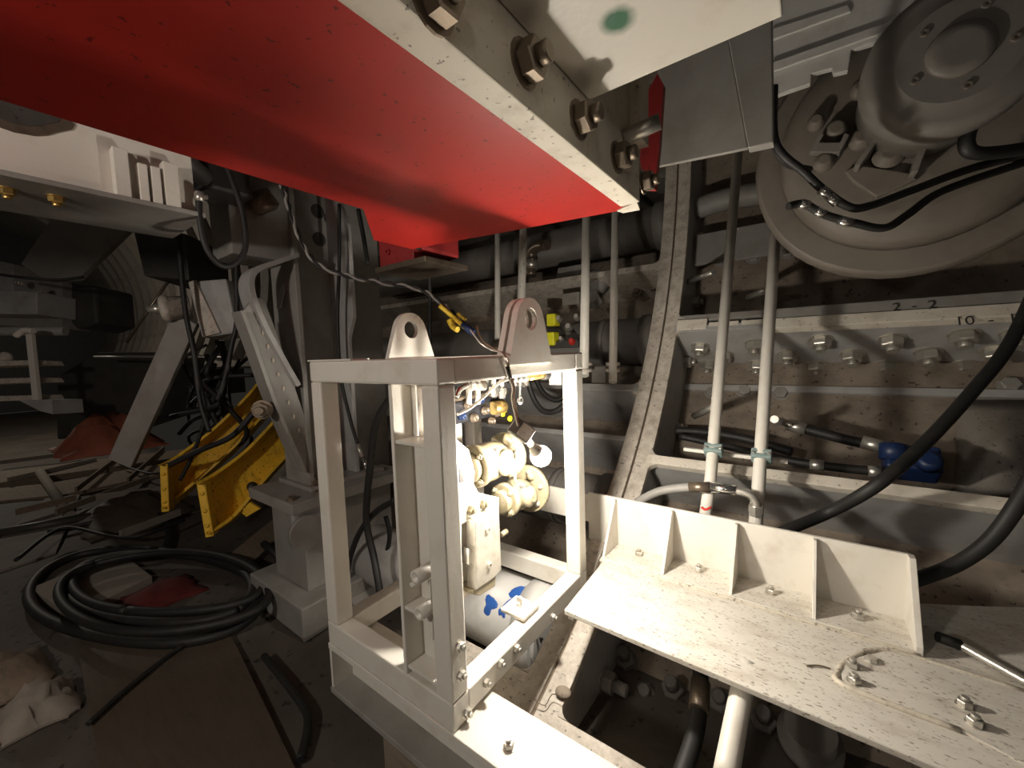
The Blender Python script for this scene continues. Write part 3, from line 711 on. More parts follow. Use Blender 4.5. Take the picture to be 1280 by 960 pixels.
# ================================================================== THRUST CYLINDERS AND PIPES ON THE SHIELD
def thrust(phi, r, x0, x1, R, lab, mat='dgrey'):
    k = thing('thrust_cylinder', cyl((x0+x1)/2, phi, R)-V((0, 0, r)), lab, 'cylinder', None)
    a, b = cyl(x0, phi, R), cyl(x1, phi, R)
    MB().rod(a, b, r, 32).build('barrel', mat, k)
    MB().rod(b-V((.14, 0, 0)), b-V((.02, 0, 0)), r*1.12, 32).build('gland_flange', mat, k)
    if r != .20 or phi > 30: MB().rod(b-V((.50, 0, 0)), b-V((.45, 0, 0)), r*1.06, 32).build('barrel_band', mat, k)
    return k
thrust(77.5, .19, -4.5, -.09, 3.99, 'uppermost dark grey thrust cylinder on the shield behind the four pipes')
thrust(61.5, .20, -4.5, -.09, 3.98, 'dark grey thrust cylinder at mid height behind the pipe clamps')
thrust(40.5, .19, -4.5, -.09, 3.98, 'grey thrust cylinder low on the shield, right behind the cage')
bluecyl = thrust(27, .20, -2.2, -.14, 3.82, 'light grey thrust cylinder splashed with blue paint under the cage', 'lgrey')
_RB = .2015
for x, y, s in ((652, 742, .075), (640, 755, .045), (612, 756, .05), (628, 764, .03), (676, 800, .012), (672, 792, .010)):
    # paint splash lying on the cylinder barrel
    cax = cyl(0, 27, 3.82); v = _fw+_rt*((x-640)/F_PX)-_up*((y-480)/F_PX)
    oy, oz = CAM.y-cax.y, CAM.z-cax.z; aa = v.y**2+v.z**2; bb = 2*(oy*v.y+oz*v.z); cc = oy*oy+oz*oz-_RB**2
    disc = bb*bb-4*aa*cc
    if disc <= 0: continue
    q = CAM+v*((-bb-math.sqrt(disc))/(2*aa)); th0 = math.atan2(q.z-cax.z, q.y-cax.y)
    n = 22; m_ = MB(); vs = []; fs = []; K = 5
    on = lambda xx, th, rr_: V((xx, cax.y+rr_*math.cos(th), cax.z+rr_*math.sin(th)))
    for kk in range(K+1):
        for i in range(n):
            a = 2*math.pi*i/n; rr = s*(.8+.22*math.sin(3*a+x)+.10*math.sin(5*a+y))*kk/K
            vs.append(on(q.x+rr*math.cos(a), th0+rr*1.25*math.sin(a)/.2, _RB+(.001 if kk < K else -.004)))
    for kk in range(K):
        for i in range(n):
            i2 = (i+1) % n; fs.append((kk*n+i, kk*n+i2, (kk+1)*n+i2, (kk+1)*n+i))
    m_.add(vs, fs, True).build('paint_splash', 'blue' if x < 665 else 'mark', bluecyl)

def pipe(lab, pts, r, mat='white', grp=None, rings=()):
    k = thing('steel_pipe', pts[-1], lab, 'pipe', grp)
    MB().tube(pts, r, 16, 1).build('tube', mat, k)
    return k
pA = pipe('left one of the two cream vertical pipes in front of the bolted flange wall', [P(926, 150, R=3.58), P(888, 600, R=3.53), P(881, 648, R=3.60)], .030)
pB = pipe('right one of the two cream vertical pipes in front of the bolted flange wall', [P(981, 110, R=3.58), P(948, 610, R=3.53), P(944, 660, R=3.60)], .030)
one(MB().tube([P(934, 830, R=3.45), P(922, 890, R=3.45), P(906, 975, R=3.45)], .034, 14, 4), 'steel_pipe', 'white', 'cream pipe continuing below the shelf at the bottom', 'pipe')
MB().tube([P(877, 634, R=3.49), P(882, 637, R=3.49), P(889, 634, R=3.49)], .006, 6, 4).build('red_mark', 'redmark', pA)
clb = thing('pipe_clamp_bar', P(915, 572, R=3.56), 'steel clamp bar with two grey-green clamps holding the vertical pipe pair', 'clamp')
MB().bar(P(855, 561, R=3.56), P(985, 577, R=3.56), .02, .03, (0, 0, 1)).build('bar', 'white', clb, .003)
for (x, y) in ((892, 563), (952, 570)):
    c = P(x, y, R=3.475); n_ = inward(47)
    for s in (-1, 1): MB().obox(c+tang(47)*.014*s, (1, 0, 0), tang(47), n_, .045, .012, .035).build('clamp_half', 'teal', clb, .006)
    bolt(c+V((-.034, 0, 0))+n_*.033, n_, .008, clb, 'head'); bolt(c+V((.034, 0, 0))+n_*.033, n_, .008, clb, 'head')
# hose with elbow in front of the pipes
ef = thing('elbow_hose', P(870, 610, Y=1.36), 'grey hose with crimped sleeve and steel elbow joining the vertical pipe', 'hose')
MB().tube([P(796, 628, Y=1.36), P(822, 615, Y=1.36), P(850, 610, Y=1.36), P(872, 609, Y=1.36)], .023, 12, 6).build('hose', 'column', ef)
MB().rod(P(862, 609, Y=1.35), P(888, 609, Y=1.35), .027, 14).build('ferrule', 'dsteel', ef)
MB().rod(P(888, 609, Y=1.35), P(920, 613, Y=1.35), .026, 14).build('sleeve', 'chrome', ef)
MB().tube([P(918, 613, Y=1.35), P(935, 617, Y=1.35), P(944, 626, Y=1.35), P(945, 636, Y=1.35)], .021, 12, 6).build('elbow', 'steel', ef)
MB().lathe(P(945, 632, Y=1.35), (0, 0, -1), [(0, .034), (.03, .034), (.031, .028), (.05, .028)], 6, False).build('hex_nut', 'steel', ef)

# pipes left of the rib
for i, (xa_, ya, xb, yb, Ra, Rb, rr, lab) in enumerate((
    (622, 240, 622, 437, 3.55, 3.60, .028, 'cream vertical pipe furthest left, behind the cage lug'),
    (656, 230, 651, 400, 3.35, 3.45, .036, 'thick cream vertical pipe with black lettering directly behind the lug'),
    (734, 200, 730, 470, 3.45, 3.42, .034, 'thick cream vertical pipe to the left of the slimmer one near the rib'),
    (770, 190, 766, 478, 3.45, 3.42, .027, 'slim cream vertical pipe nearest the ring rib'))):
    k = pipe(lab, [P(xa_, ya, R=Ra), P(xb, yb, R=Rb)], rr)
    if i == 1:
        for j, (dx, y) in enumerate(((-1, 309), (1, 318), (0, 327), (-1, 336), (1, 338), (0, 346), (1, 353), (0, 360), (-1, 366))):
            A_, B_ = P(xa_, ya, R=Ra), P(xb, yb, R=Rb); ld = (B_-A_).normalized(); sd_ = (CAM-A_.lerp(B_, .5)).normalized(); sx = ld.cross(sd_).normalized()
            c_ = A_.lerp(B_, .44+.055*j)+sd_*(rr*1.0)+sx*(dx*.006)
            strokes([[c_-ld*.016-sx*.006, c_+ld*.014+sx*.005*(j % 3)], [c_-ld*.014+sx*.007, c_+ld*.016-sx*.006]], .0035, 'mark', k, 'lettering')
    if i == 0: MB().rod(P(622, 428, R=3.56), P(622, 442, R=3.56), .045, 12).build('coupling', 'dsteel', k)
    if i >= 2:
        for y in (455, 463):
            c = P(xb, y, R=3.42); MB().rod(c-V((.0, 0, .012)), c+V((0, 0, .012)), rr*1.75, 16).build('clamp_flange', 'edge', k)
one(MB().box(P(742, 478, R=3.6), P(757, 458, R=3.5)), 'pipe_support', 'dgrey', 'small grey pipe support between the two pipes behind the cage', 'clamp', bevel=.003)
# valve group behind the pipes
vg = thing('solenoid_valve_group', P(705, 430, R=3.7), 'small valve bank with two fluorescent yellow caps behind the right lug', 'valve')
for y0, y1_ in ((392, 408), (415, 432)):
    p0, p1 = P(683, y1_, R=3.62), P(697, y0, R=3.62); MB().box((p0.x, p0.y, p0.z), (p1.x, p0.y+.1, p1.z)).build('yellow_cap', 'lime', vg, .01)
p0, p1 = P(681, 436, R=3.66), P(725, 425, R=3.66); MB().box((p0.x, p0.y, p0.z), (p1.x, p0.y+.1, p1.z)).build('manifold', 'dark', vg, .005)
for x, y, r in ((700, 400, .03), (712, 410, .035), (703, 425, .025), (716, 428, .03), (722, 398, .03)):
    MB().lathe(P(x, y, R=3.66), (.3, -1, .2), [(0, r), (.04, r), (.05, r*.6), (.09, r*.6)], 12).build('fitting', 'steel' if x != 716 else 'redmark', vg)
mo = thing('pipe_elbow_motor', P(745, 360, R=3.8), 'dark round hydraulic motor with steel blocks between the pipes', 'motor')
MB().lathe(P(748, 358, R=3.9), inward(66), [(0, .12), (.10, .12), (.11, .1), (.16, .06)], 20).build('housing', 'column', mo)
MB().box(*[tuple(min(a_, b_) for a_, b_ in zip(P(703, 382, R=3.75), P(722, 368, R=3.72))), tuple(max(a_, b_)+.02 for a_, b_ in zip(P(703, 382, R=3.75), P(722, 368, R=3.72)))]).build('steel_block', 'steel', mo)
MB().lathe(P(744, 378, R=3.8), inward(62), [(0, .07), (.09, .07)], 6, False).build('hex_plug', 'column', mo)
MB().obox(P(715, 350, R=3.9), (1, 0, 0), tang(66), inward(66), .13, .1, .09).build('bracket', 'column', mo)
eb = thing('elbow_pipe', P(675, 310, R=3.8), 'short brownish elbow pipe end beside the lettered pipe', 'pipe')
MB().tube([P(664, 345, R=3.8), P(664, 318, R=3.75), P(672, 308, R=3.7), P(684, 306, R=3.66)], .055, 14, 5).build('elbow', 'dsteel', eb)
MB().rod(P(664, 336, R=3.76), P(664, 326, R=3.76), .068, 14).build('union', 'steel', eb)
# vertical conduit and hoses seen through the gap left of the right lug
hose('black_conduit', [P(534, 282, Y=1.3), P(537, 350, Y=1.3), P(538, 440, Y=1.3)], .014, 'thin black vertical conduit behind the left lug')
hose('black_hose', [P(660, 478, Y=1.5), P(668, 500, Y=1.5), P(680, 514, Y=1.5), P(698, 512, Y=1.5), P(716, 492, Y=1.5)], .02, 'black hose loop sagging behind the cage, lower of two')
hose('black_hose', [P(668, 470, Y=1.7), P(680, 492, Y=1.7), P(698, 500, Y=1.7), P(718, 485, Y=1.7)], .02, 'black hose loop sagging behind the cage, upper of two')

# ================================================================== RIGHT WALL HOSES AND VALVE
hose('black_hydraulic_hose', [P(x, y, R=3.46) for x, y in ((1300, 350), (1262, 430), (1215, 490), (1155, 555), (1095, 607))]+[P(1035, 641, Y=UY+.30), P(980, 664, Y=UY+.16), P(940, 685, Y=UY+.10)], .026, 'thick black hose sweeping across the flange wall down to the upstand')
hose('black_hydraulic_hose', [P(1310, 560, d=1.5), P(1272, 630, d=1.52), P(1235, 678, d=1.56), P(1190, 708, d=1.6), P(1135, 728, d=1.62)], .026, 'second thick black hose at the right edge behind the shelf')
cn = thing('flexible_conduit', P(1230, 820, Z=ZS+.03), 'ribbed metal conduit lying on the shelf at the right edge', 'conduit')
pa, pb = P(1185, 800, Z=ZS+.03), P(1300, 862, Z=ZS+.025)
MB().tube([P(1172, 796, Z=ZS+.045), P(1200, 806, Z=ZS+.03)], .018, 10, 1).build('sleeve', 'rubber', cn)
prof = []; Ln = (pb-P(1200, 806, Z=ZS+.03)).length; nn = 40
for i in range(nn+1): prof.append((Ln*i/nn, .0165 if i % 2 else .0135))
MB().lathe(P(1200, 806, Z=ZS+.03), pb-P(1200, 806, Z=ZS+.03), prof, 12).build('ribbed_tube', 'steel', cn)
bv = thing('blue_valve', P(1140, 600, R=4.0), 'dark blue valve body on the muddy wall behind the thick hose', 'valve')
qa, qb = P(1105, 592, R=3.95), P(1172, 566, R=3.95)
MB().obox((qa+qb)/2, (1, 0, 0), tang(50), inward(50), abs(qb.x-qa.x)/2, .07, .08).build('body', 'dblue', bv, .015)
MB().lathe(P(1117, 575, R=3.88), (0, .3, 1), [(0, .06), (.08, .06), (.09, .04)], 14).build('bonnet', 'dblue', bv)
MB().lathe(P(1160, 580, R=3.86), inward(50), [(0, .05), (.05, .05), (.06, .03)], 14).build('cap', 'dblue', bv)
def wallhose(lab, pts, r, fer):
    k = thing('wall_hose', pts[-1], lab, 'hose'); MB().tube(pts, r, 10, 6).build('hose', 'rubber', k)
    for a, b in fer: MB().rod(a, b, r*1.25, 10).build('ferrule', 'steel', k)
wallhose('upper dark hose with steel ferrules running to the blue valve', [P(984, 530, R=3.95), P(1010, 537, R=3.95), P(1060, 550, R=3.95), P(1108, 560, R=3.95)], .03, [(P(984, 530, R=3.95), P(1008, 537, R=3.95)), (P(1077, 552, R=3.94), P(1108, 560, R=3.94))])
wallhose('lower dark hose with steel ends running to the blue valve', [P(850, 545, R=3.95), P(900, 556, R=3.95), P(1000, 578, R=3.9), P(1100, 590, R=3.9)], .024, [(P(1012, 580, R=3.89), P(1030, 582, R=3.89)), (P(1085, 589, R=3.89), P(1100, 590, R=3.89))])
hose('dark_hose', [P(845, 538, R=4.0), P(880, 540, R=4.0), P(930, 548, R=4.0), P(990, 565, R=4.0)], .028, 'dark hose lying in the corner behind the pipe clamp bar')
mud = MB().sheet(lambda u, v: tuple(P(1195+110*u, 500+120*v, R=4.2-.16*math.sin(math.pi*u)*math.sin(math.pi*v))), 10, 8, .03)
one(mud, 'mortar_bulge', 'concrete', 'pale rounded lump of mortar stuck on the wall at the right edge', 'mortar')
# under the shelf
hose('black_hose', [P(872, 800, R=3.75), P(876, 850, R=3.72), P(874, 880, R=3.7), P(868, 920, R=3.68), P(850, 975, R=3.66)], .03, 'black hose hanging below the shelf beside the cream pipe')
one(MB().rod(P(876, 852, R=3.70), P(873, 888, R=3.685), .036, 14), 'hose_ferrule', 'dsteel', 'crimped steel ferrule on the hose below the shelf', 'ferrule')
one(MB().lathe(P(1012, 930, R=4.05), inward(26), [(0, .11), (.05, .11), (.055, .085), (.14, .085)], 20), 'shield_plug', 'dgrey', 'dark round plug in the pocket under the shelf', 'plug')
# chalk marks on the low stringer block
cl = lambda x, y: P(x, y, R=3.703)
strokes([[cl(655, 863), cl(662, 850), cl(666, 863), cl(671, 864), cl(674, 858)], [cl(643, 885), cl(650, 872), cl(655, 888), cl(661, 890), cl(662, 883)], [cl(628, 846), cl(642, 853)], [cl(618, 866), cl(630, 874)], [cl(640, 842), cl(652, 853)]], .0022, 'chalk', sl20, 'chalk_marks')
one(MB().sphere(P(704, 865, R=3.70), .035, 14, 10, (1, .9, .35)), 'mud_lump', 'skin', 'flattened lump of mud on the rib flange with a wire sticking out', 'mud')
one(MB().tube([P(702, 870, R=3.66), P(690, 868, R=3.67), P(681, 882, R=3.68), P(668, 874, R=3.67)], .002, 5, 3), 'thin_wire', 'dsteel', 'thin bent wire beside the mud lump on the rib', 'wire')

# ================================================================== GEARED MOTOR AND BEAM AT TOP RIGHT
rbm = thing('stepped_beam', (1.2, 1.35, 2.3), 'cream stepped beam flange at the top right above the big motor', 'beam')
def yplate(pts, Y, th, name, mat, par, bev=.003): return MB().prism([P(x, y, Y=Y) for x, y in pts], (0, th, 0)).build(name, mat, par, bev)
yplate(((962, 122), (1013, 104), (1014, 92), (1040, 85), (1042, 92), (1060, 88), (1064, 62), (1128, 42), (1165, 0), (1180, -40), (962, -30)), 1.32, .03, 'web', 'lgrey', rbm)
yplate(((964, 78), (1135, 18), (1140, 28), (964, 90)), 1.305, .014, 'rail_strip', 'lgrey', rbm)
yplate(((964, 36), (1060, 5), (1064, 14), (964, 50)), 1.31, .012, 'rail_strip', 'lgrey', rbm)
gm = thing('geared_motor', P(1150, 300, Y=1.6), 'large dark grey geared motor with round end cover at the upper right', 'motor')
YF = 1.50
gc = P(1150, 150, Y=YF); gax = V((0, -1, 0))
MB().lathe(gc-gax*.40, gax, [(0, .56), (.10, .58), (.20, .58), (.225, .56)], 48).build('mounting_flange', 'motor', gm)
MB().lathe(gc-gax*.19, gax, [(0, .47), (.10, .47), (.15, .45), (.17, .40), (.18, .34)], 44).build('gear_housing', 'motor', gm)
mc = P(1200, 62, Y=1.16); max_ = V((.06, -1, -.04)).normalized()
MB().lathe(mc-max_*.36, max_, [(0, .215), (.20, .225), (.215, .235), (.25, .24), (.32, .24), (.345, .228), (.35, .205), (.354, .165), (.362, .155)], 44).build('motor_drum', 'dgrey', gm)
MB().lathe(mc+max_*.0, max_, [(0, .085), (.014, .08), (.016, .05)], 28).build('centre_boss', 'dgrey', gm)
fa_, fb_, _ = basis(max_)
MB().obox(P(1182, 84, Y=1.155), (1, 0, 0), (0, 1, 0), (0, 0, 1), .028, .004, .013).build('slot', 'dark', gm)
for i in range(5):
    q = i*1.256+.5; bolt(mc+(fa_*math.cos(q)+fb_*math.sin(q))*.12, max_, .012, gm, 'socket', 'motor')
# bolted front of the housing
for x, y, r in ((1045, 162, .030), (1078, 172, .030), (1030, 202, .026), (1112, 192, .036), (1076, 110, .024), (1020, 152, .022), (1090, 130, .03)):
    p = P(x, y, Y=YF-.02); MB().lathe(p+V((0, .05, 0)), gax, [(0, r*1.5), (.05, r*1.5), (.055, r*1.15), (.075, r*1.1), (.08, r*.7)], 18).build('cover_boss', 'motor', gm)
for pts in (((1070, 212), (1106, 160)), ((1140, 220), (1162, 160))):
    MB().bar(P(*pts[0], Y=YF-.05), P(*pts[1], Y=YF-.05), .020, .10, (1, 0, 0)).build('cover_rib', 'dgrey', gm, .003)
MB().prism([P(x, y, Y=YF-.02) for x, y in ((1056, 214), (1072, 206), (1136, 216), (1146, 224), (1096, 246), (1066, 226))], (0, .05, 0)).build('foot_plate', 'motor', gm, .004)
MB().prism([P(x, y, Y=YF-.06) for x, y in ((1012, 190), (1024, 166), (1030, 168), (1024, 178), (1050, 178), (1056, 166), (1062, 168), (1050, 190))], (0, .05, 0)).build('guard_bracket', 'dgrey', gm, .002)
def hs(lab, pts, r, d, fer=None):
    k = thing('motor_hose', P(*pts[-1], d=d), lab, 'hose'); MB().tube([P(x, y, d=d) for x, y in pts], r, 10, 7).build('hose', 'rubber', k)
    if fer:
        for a, b in fer: MB().rod(P(*a, d=d-.01), P(*b, d=d-.01), r*1.15, 10).build('ferrule', 'chrome', k)
hs('upper black motor hose with bright coupling swinging under the geared motor', [(967, 110), (970, 180), (1005, 215), (1030, 238), (1060, 258), (1085, 258), (1140, 238), (1210, 212), (1290, 190)], .014, 1.45, [((1026, 236), (1034, 244)), ((1036, 246), (1046, 254))])
hs('lower black motor hose with bright coupling swinging under the geared motor', [(985, 258), (1005, 255), (1030, 268), (1065, 278), (1105, 285), (1135, 268), (1180, 238), (1290, 200)], .014, 1.47, [((1000, 254), (1010, 256)), ((1020, 263), (1030, 268)), ((1050, 275), (1064, 279))])
hs('thick black cable bent beside the motor drum at the right edge', [(1290, 100), (1245, 120), (1218, 150), (1208, 180), (1225, 192), (1290, 185)], .022, 1.4)
hose('black_cable', [P(968, 108, d=1.5), P(967, 150, d=1.5), P(970, 185, d=1.52), P(985, 205, d=1.55), P(1012, 212, d=1.6)], .013, 'black cable dropping beside the right vertical pipe')
# fittings between pipes in the dark pocket
k = thing('pocket_fitting', P(1000, 265, R=4.0), 'round dirty flange with rings in the dark pocket under the motor hoses', 'fitting')
MB().lathe(P(1010, 255, R=4.1), inward(72), [(0, .12), (.04, .12), (.045, .095), (.08, .095), (.085, .07), (.13, .07)], 20).build('flange', 'dsteel', k)
one(MB().tube([P(868, 262, R=4.05), P(905, 250, R=4.05), P(960, 240, R=4.05), P(1010, 230, R=4.05)], .09, 14, 5), 'grey_pocket_pipe', 'column', 'fat grey pipe lying across the dark pocket behind the vertical pipes', 'pipe')

# ================================================================== LEFT SIDE
cb = thing('cross_girder', (-1.7, -.9, 1.88), 'large white overhead cross girder at the left with a burnt hole', 'girder')
XG = -1.45
MB().box((XG-.02, -2.6, 1.905), (XG, -.12, 2.9)).build('web', 'girder2' if 'girder2' in M else 'white', cb, .003)
MB().box((XG-.45, -2.6, 1.885), (XG+.06, -.10, 1.905)).build('bottom_flange', 'column', cb, .003)
MB().box((XG-.42, -2.6, 1.905), (XG-.40, -.12, 2.9)).build('web', 'column', cb)
for x, y in ((8, 240), (70, 250)): bolt(P(x, y-4, Z=1.885), (0, 0, -1), .022, cb, 'nut', 'brass')
for (x0, yt, yb, w_) in ((142, 192, 240, 14), (172, 210, 246, 8), (188, 214, 250, 8), (204, 210, 256, 14)):
    a = P(x0, yb, X=XG+.005); b = P(x0+w_, yt, X=XG+.005)
    MB().box((XG, a.y, 1.905), (XG+.055, b.y, b.z)).build('welded_lug', 'white', cb, .003)
bh = P(14, 140, X=XG); bp_ = []
for i in range(20):
    a = 2*math.pi*i/20; r = .10*(1+.15*math.sin(3*a)); bp_.append((XG+.001, bh.y+r*1.5*math.cos(a), bh.z+r*.62*math.sin(a)))
MB().prism(bp_, (.003, 0, 0)).build('scorched_rim', 'dsteel', cb)
MB().prism([(XG+.003, (q[1]-bh.y)*.75+bh.y, (q[2]-bh.z)*.7+bh.z+.01) for q in bp_], (.003, 0, 0)).build('burnt_hole', 'dark', cb)

# pieces hanging below the girder's right end
jt = thing('hose_junction', P(280, 240, X=-1.6), 'dark valve junction at the end of the white cross girder', 'junction')
MB().obox(P(275, 225, X=-1.75), (1, 0, 0), (0, 1, 0), (0, 0, 1), .12, .12, .10).build('body', 'dark', jt, .02)
MB().tube([P(228, 190, X=-1.5), P(236, 205, X=-1.52), P(256, 222, X=-1.58)], .045, 10, 5).build('spout', 'dark', jt)
MB().lathe(P(320, 240, X=-1.75), (0, .5, -.8), [(0, .07), (.1, .08), (.12, .05)], 14).build('lower_cap', 'dsteel', jt)
lp = thing('hanging_hose_loop', P(285, 335, X=-1.42), 'black hose hanging in a U-shaped loop from the white girder end', 'hose')
MB().tube([P(249, 245, X=-1.40), P(250, 275, X=-1.40), P(258, 310, X=-1.40), P(275, 331, X=-1.40), P(293, 330, X=-1.40), P(307, 308, X=-1.40), P(303, 265, X=-1.42), P(290, 225, X=-1.45), P(280, 200, X=-1.48)], .0135, 10, 8).build('hose', 'rubber', lp)
MB().rod(P(249, 240, X=-1.40), P(250, 252, X=-1.40), .018, 10).build('ferrule', 'steel', lp)
MB().lathe(P(243, 243, X=-1.41), (0, 1, 0), [(0, .012), (.05, .012)], 8).build('cross_pin', 'steel', lp)

# grey portal column
XC = -2.0
pc = thing('portal_column', (XC, .85, .2), 'tall grey steel portal column with flanges and round holes behind the cage', 'column')
def xb(x0, x1, ya, yb_, za, zb): return MB().box((x0, ya, za), (x1, yb_, zb))
ZB = .36
ya, yb2, yc, yd = P(368, 420, X=-1.85).y, P(392, 420, X=-1.85).y, P(430, 420, X=-1.85).y, P(497, 420, X=-2.05).y
xb(-2.12, -1.78, ya, ya+.03, ZB, 2.6).build('flange', 'column', pc, .004)
xb(-2.02, -1.99, ya+.03, yc, ZB, 2.6).build('web', 'column', pc)
# right flange with chamfered outline
fz = [(-2.12, ZB), (-1.80, ZB), (-1.80, 1.35), (-1.72, 1.5), (-1.72, 2.15), (-1.80, 2.3), (-1.80, 2.6), (-2.12, 2.6)]
MB().prism([(x, yc, z) for x, z in fz], (0, .03, 0)).build('flange', 'grey', pc, .004)
xb(-2.30, -2.27, yc+.03, yd, -.2, 2.6).build('side_panel', 'column', pc)
for x, y in ((413, 274), (397, 264), (399, 299)):
    p = P(x, y, X=-1.989); MB().lathe(p-V((.01, 0, 0)), (1, 0, 0), [(0, .05), (.012, .05)], 20).build('round_hole', 'dark', pc)
xb(-2.2, -1.74, ya-.02, yc+.2, ZB-.03, ZB).build('base_plate', 'column', pc, .004)
MB().prism([(-1.95, yc+.03, ZB), (-1.95, yc+.30, ZB), (-1.95, yc+.03, ZB+.55)], (.025, 0, 0)).build('foot_gusset', 'column', pc, .003)
for x, y in ((381, 588), (366, 598), (435, 604)): bolt((-1.80+.02*random.random(), ya+.02+.25*random.random(), ZB), (0, 0, 1), .03, pc, 'nut', 'dsteel')
MB().box((-2.12, P(310, 300, X=-1.85).y-.1, 1.84), (-1.82, ya, 2.6)).build('top_knee_plate', 'column', pc, .004)

ps = thing('pedestal_block', (-1.75, .75, -.5), 'grey stepped steel pedestal with a bolted top plate under the column', 'pedestal')
pa = P(352, 628, X=-1.75); XPd = -1.75
MB().box((-2.25, pa.y, ZB-.10), (-1.62, 1.15, ZB-.03)).build('top_plate', 'column', ps, .006)
MB().box((-2.15, pa.y+.10, -.30), (-1.70, 1.05, ZB-.10)).build('body', 'column', ps, .006)
MB().lathe(V((-1.66, pa.y+.09, .12)), (1, .0, 0), [(0, .11), (.03, .11)], 20).build('round_flange', 'column', ps)
MB().box((-1.70, pa.y+.02, .10), (-1.66, pa.y+.22, ZB-.10)).build('hinge_plate', 'grey', ps, .01)
MB().box((-2.3, pa.y-.02, -.5), (-1.55, 1.2, -.30)).build('foot', 'column', ps, .01)
MB().prism([(-1.68, pa.y+.3, -.3), (-1.45, pa.y+.3, -.48), (-1.45, pa.y+.3, -.5), (-1.68, pa.y+.3, -.5)], (0, .3, 0)).build('wedge', 'column', ps)
for dy, dx in ((.05, -1.72), (.2, -1.68)): bolt((dx, pa.y+dy, ZB-.03), (0, 0, 1), .026, ps, 'head', 'dsteel')
for z in (.20, .16): bolt((-1.66, pa.y+.06, z), (1, 0, 0), .012, ps, 'socket', 'dark')

# knee brace with bent plate
kb = thing('knee_brace', P(388, 590, X=-1.83), 'inclined grey knee brace with stitch welds and a bent plate at the column', 'brace')
XB = -1.80
a0, a1 = P(322, 400, X=XB), P(384, 588, X=XB)
web = [P(x, y, X=XB) for x, y in ((303, 392), (316, 372), (330, 372), (354, 440), (394, 560), (392, 592), (380, 590))]
MB().prism(web, (-.03, 0, 0)).build('web', 'column', kb, .003)
MB().ribbon([P(303, 388, X=XB+.05), P(322, 440, X=XB+.05), P(345, 505, X=XB+.05), P(382, 590, X=XB+.05)], (-.14, 0, 0), .02, 3).build('lower_flange', 'column', kb)
MB().ribbon([P(374, 318, X=XB+.05), P(345, 328, X=XB+.05), P(326, 335, X=XB+.05), P(316, 346, X=XB+.05), P(317, 368, X=XB+.05), P(330, 402, X=XB+.05), P(350, 440, X=XB+.05), P(374, 482, X=XB+.05)], (-.16, 0, 0), .028, 5).build('bent_plate', 'grey', kb)
for i in range(9):
    p = P(322+i*6.4, 398+i*17.5, X=XB+.003); MB().sphere(p, .012, 8, 6, (.6, .8, 1.5)).build('stitch_weld', 'weld', kb)
MB().bar(P(356, 350, X=-1.95), P(349, 385, X=-1.95), .01, .05, (0, 1, 0)).build('rod', 'grey', kb)
bolt(P(328, 512, X=XB+.03), (.8, -.6, 0), .045, kb, 'nut', 'dsteel')

# small box motor left of the brace
bm_ = thing('winch_motor', P(260, 420, d=2.9), 'grey box shaped winch motor with a round steel cylinder on its left end', 'motor')
MB().prism([P(x, y, d=2.9) for x, y in ((234, 352), (282, 348), (296, 416), (252, 422))], _fw*.22).build('box_body', 'grey', bm_, .012)
MB().prism([P(x, y, d=2.88) for x, y in ((236, 352), (244, 350), (275, 416), (254, 421))], _fw*.03).build('corner_strip', 'rib', bm_, .004)
a, b = P(200, 386, d=2.9), P(238, 384, d=3.0)
MB().lathe(a, b-a, [(0, .075), (.02, .095), (.05, .095), (.055, .085), ((b-a).length, .085)], 24).build('cylinder', 'rib', bm_)
MB().lathe(a-(b-a).normalized()*.07, b-a, [(0, .02), (.03, .025), (.04, .035), (.08, .035)], 12).build('shaft_end', 'steel', bm_)

# yellow curved frames
def yellow(lab, ends, dn, df, w):
    """curved channel: end post, web and two flanges; ends = top path, bottom path"""
    top, bot = ends; n = len(top)
    T = [P(x, y, d=dn+(df-dn)*i/(n-1)) for i, (x, y) in enumerate(top)]
    B = [P(x, y, d=dn+(df-dn)*i/(n-1)) for i, (x, y) in enumerate(bot)]
    k = thing('yellow_frame', B[0], lab, 'frame'); out = V((.75, -.55, .25)).normalized()
    Ts, Bs = spline(T, 4), spline(B, 4); m = len(Ts)
    vs = []; fs = []
    for a, b in zip(Ts, Bs): vs += [a, b, b-out*.015, a-out*.015]
    for i in range(m-1):
        for q in range(4):
            q2 = (q+1) % 4; fs.append((i*4+q, i*4+q2, i*4+4+q2, i*4+4+q))
    fs += [(3, 2, 1, 0), tuple((m-1)*4+q for q in range(4))]
    MB().add(vs, fs).build('web', 'yellow', k)
    MB().ribbon(T, out*w, .022).build('top_flange', 'yellow', k)
    MB().ribbon(B, out*w*.8, .022).build('bottom_flange', 'yellow', k)
    dz = (T[0]-B[0]); MB().bar(B[0]+out*.04-dz*.06, T[0]+out*.04+dz*.06, .10, .05, out).build('end_post', 'yellow', k, .008)
    for f in (.15, .45, .8): MB().sphere(B[0].lerp(T[0], f)+out*.09, .014, 8, 6).build('weld_lump', 'yellow', k)
    return k
k = yellow('nearer yellow curved channel frame with a thick end post', ([(258, 604), (285, 588), (318, 562), (348, 530)], [(268, 664), (300, 642), (335, 600), (362, 570)]), 2.75, 3.35, .15)
MB().prism([P(x, y, d=2.9) for x, y in ((300, 640), (312, 628), (325, 636), (308, 646))], _fw*.02).build('foot_tab', 'yellow', k)
MB().sphere(P(315, 608, d=3.0), .035, 12, 8).build('knob', 'rubber', k)
yellow('farther yellow curved channel frame behind the nearer one', ([(212, 582), (235, 570), (280, 535), (322, 492), (336, 470)], [(214, 634), (240, 612), (290, 568), (330, 525), (345, 505)]), 3.1, 4.0, .16)
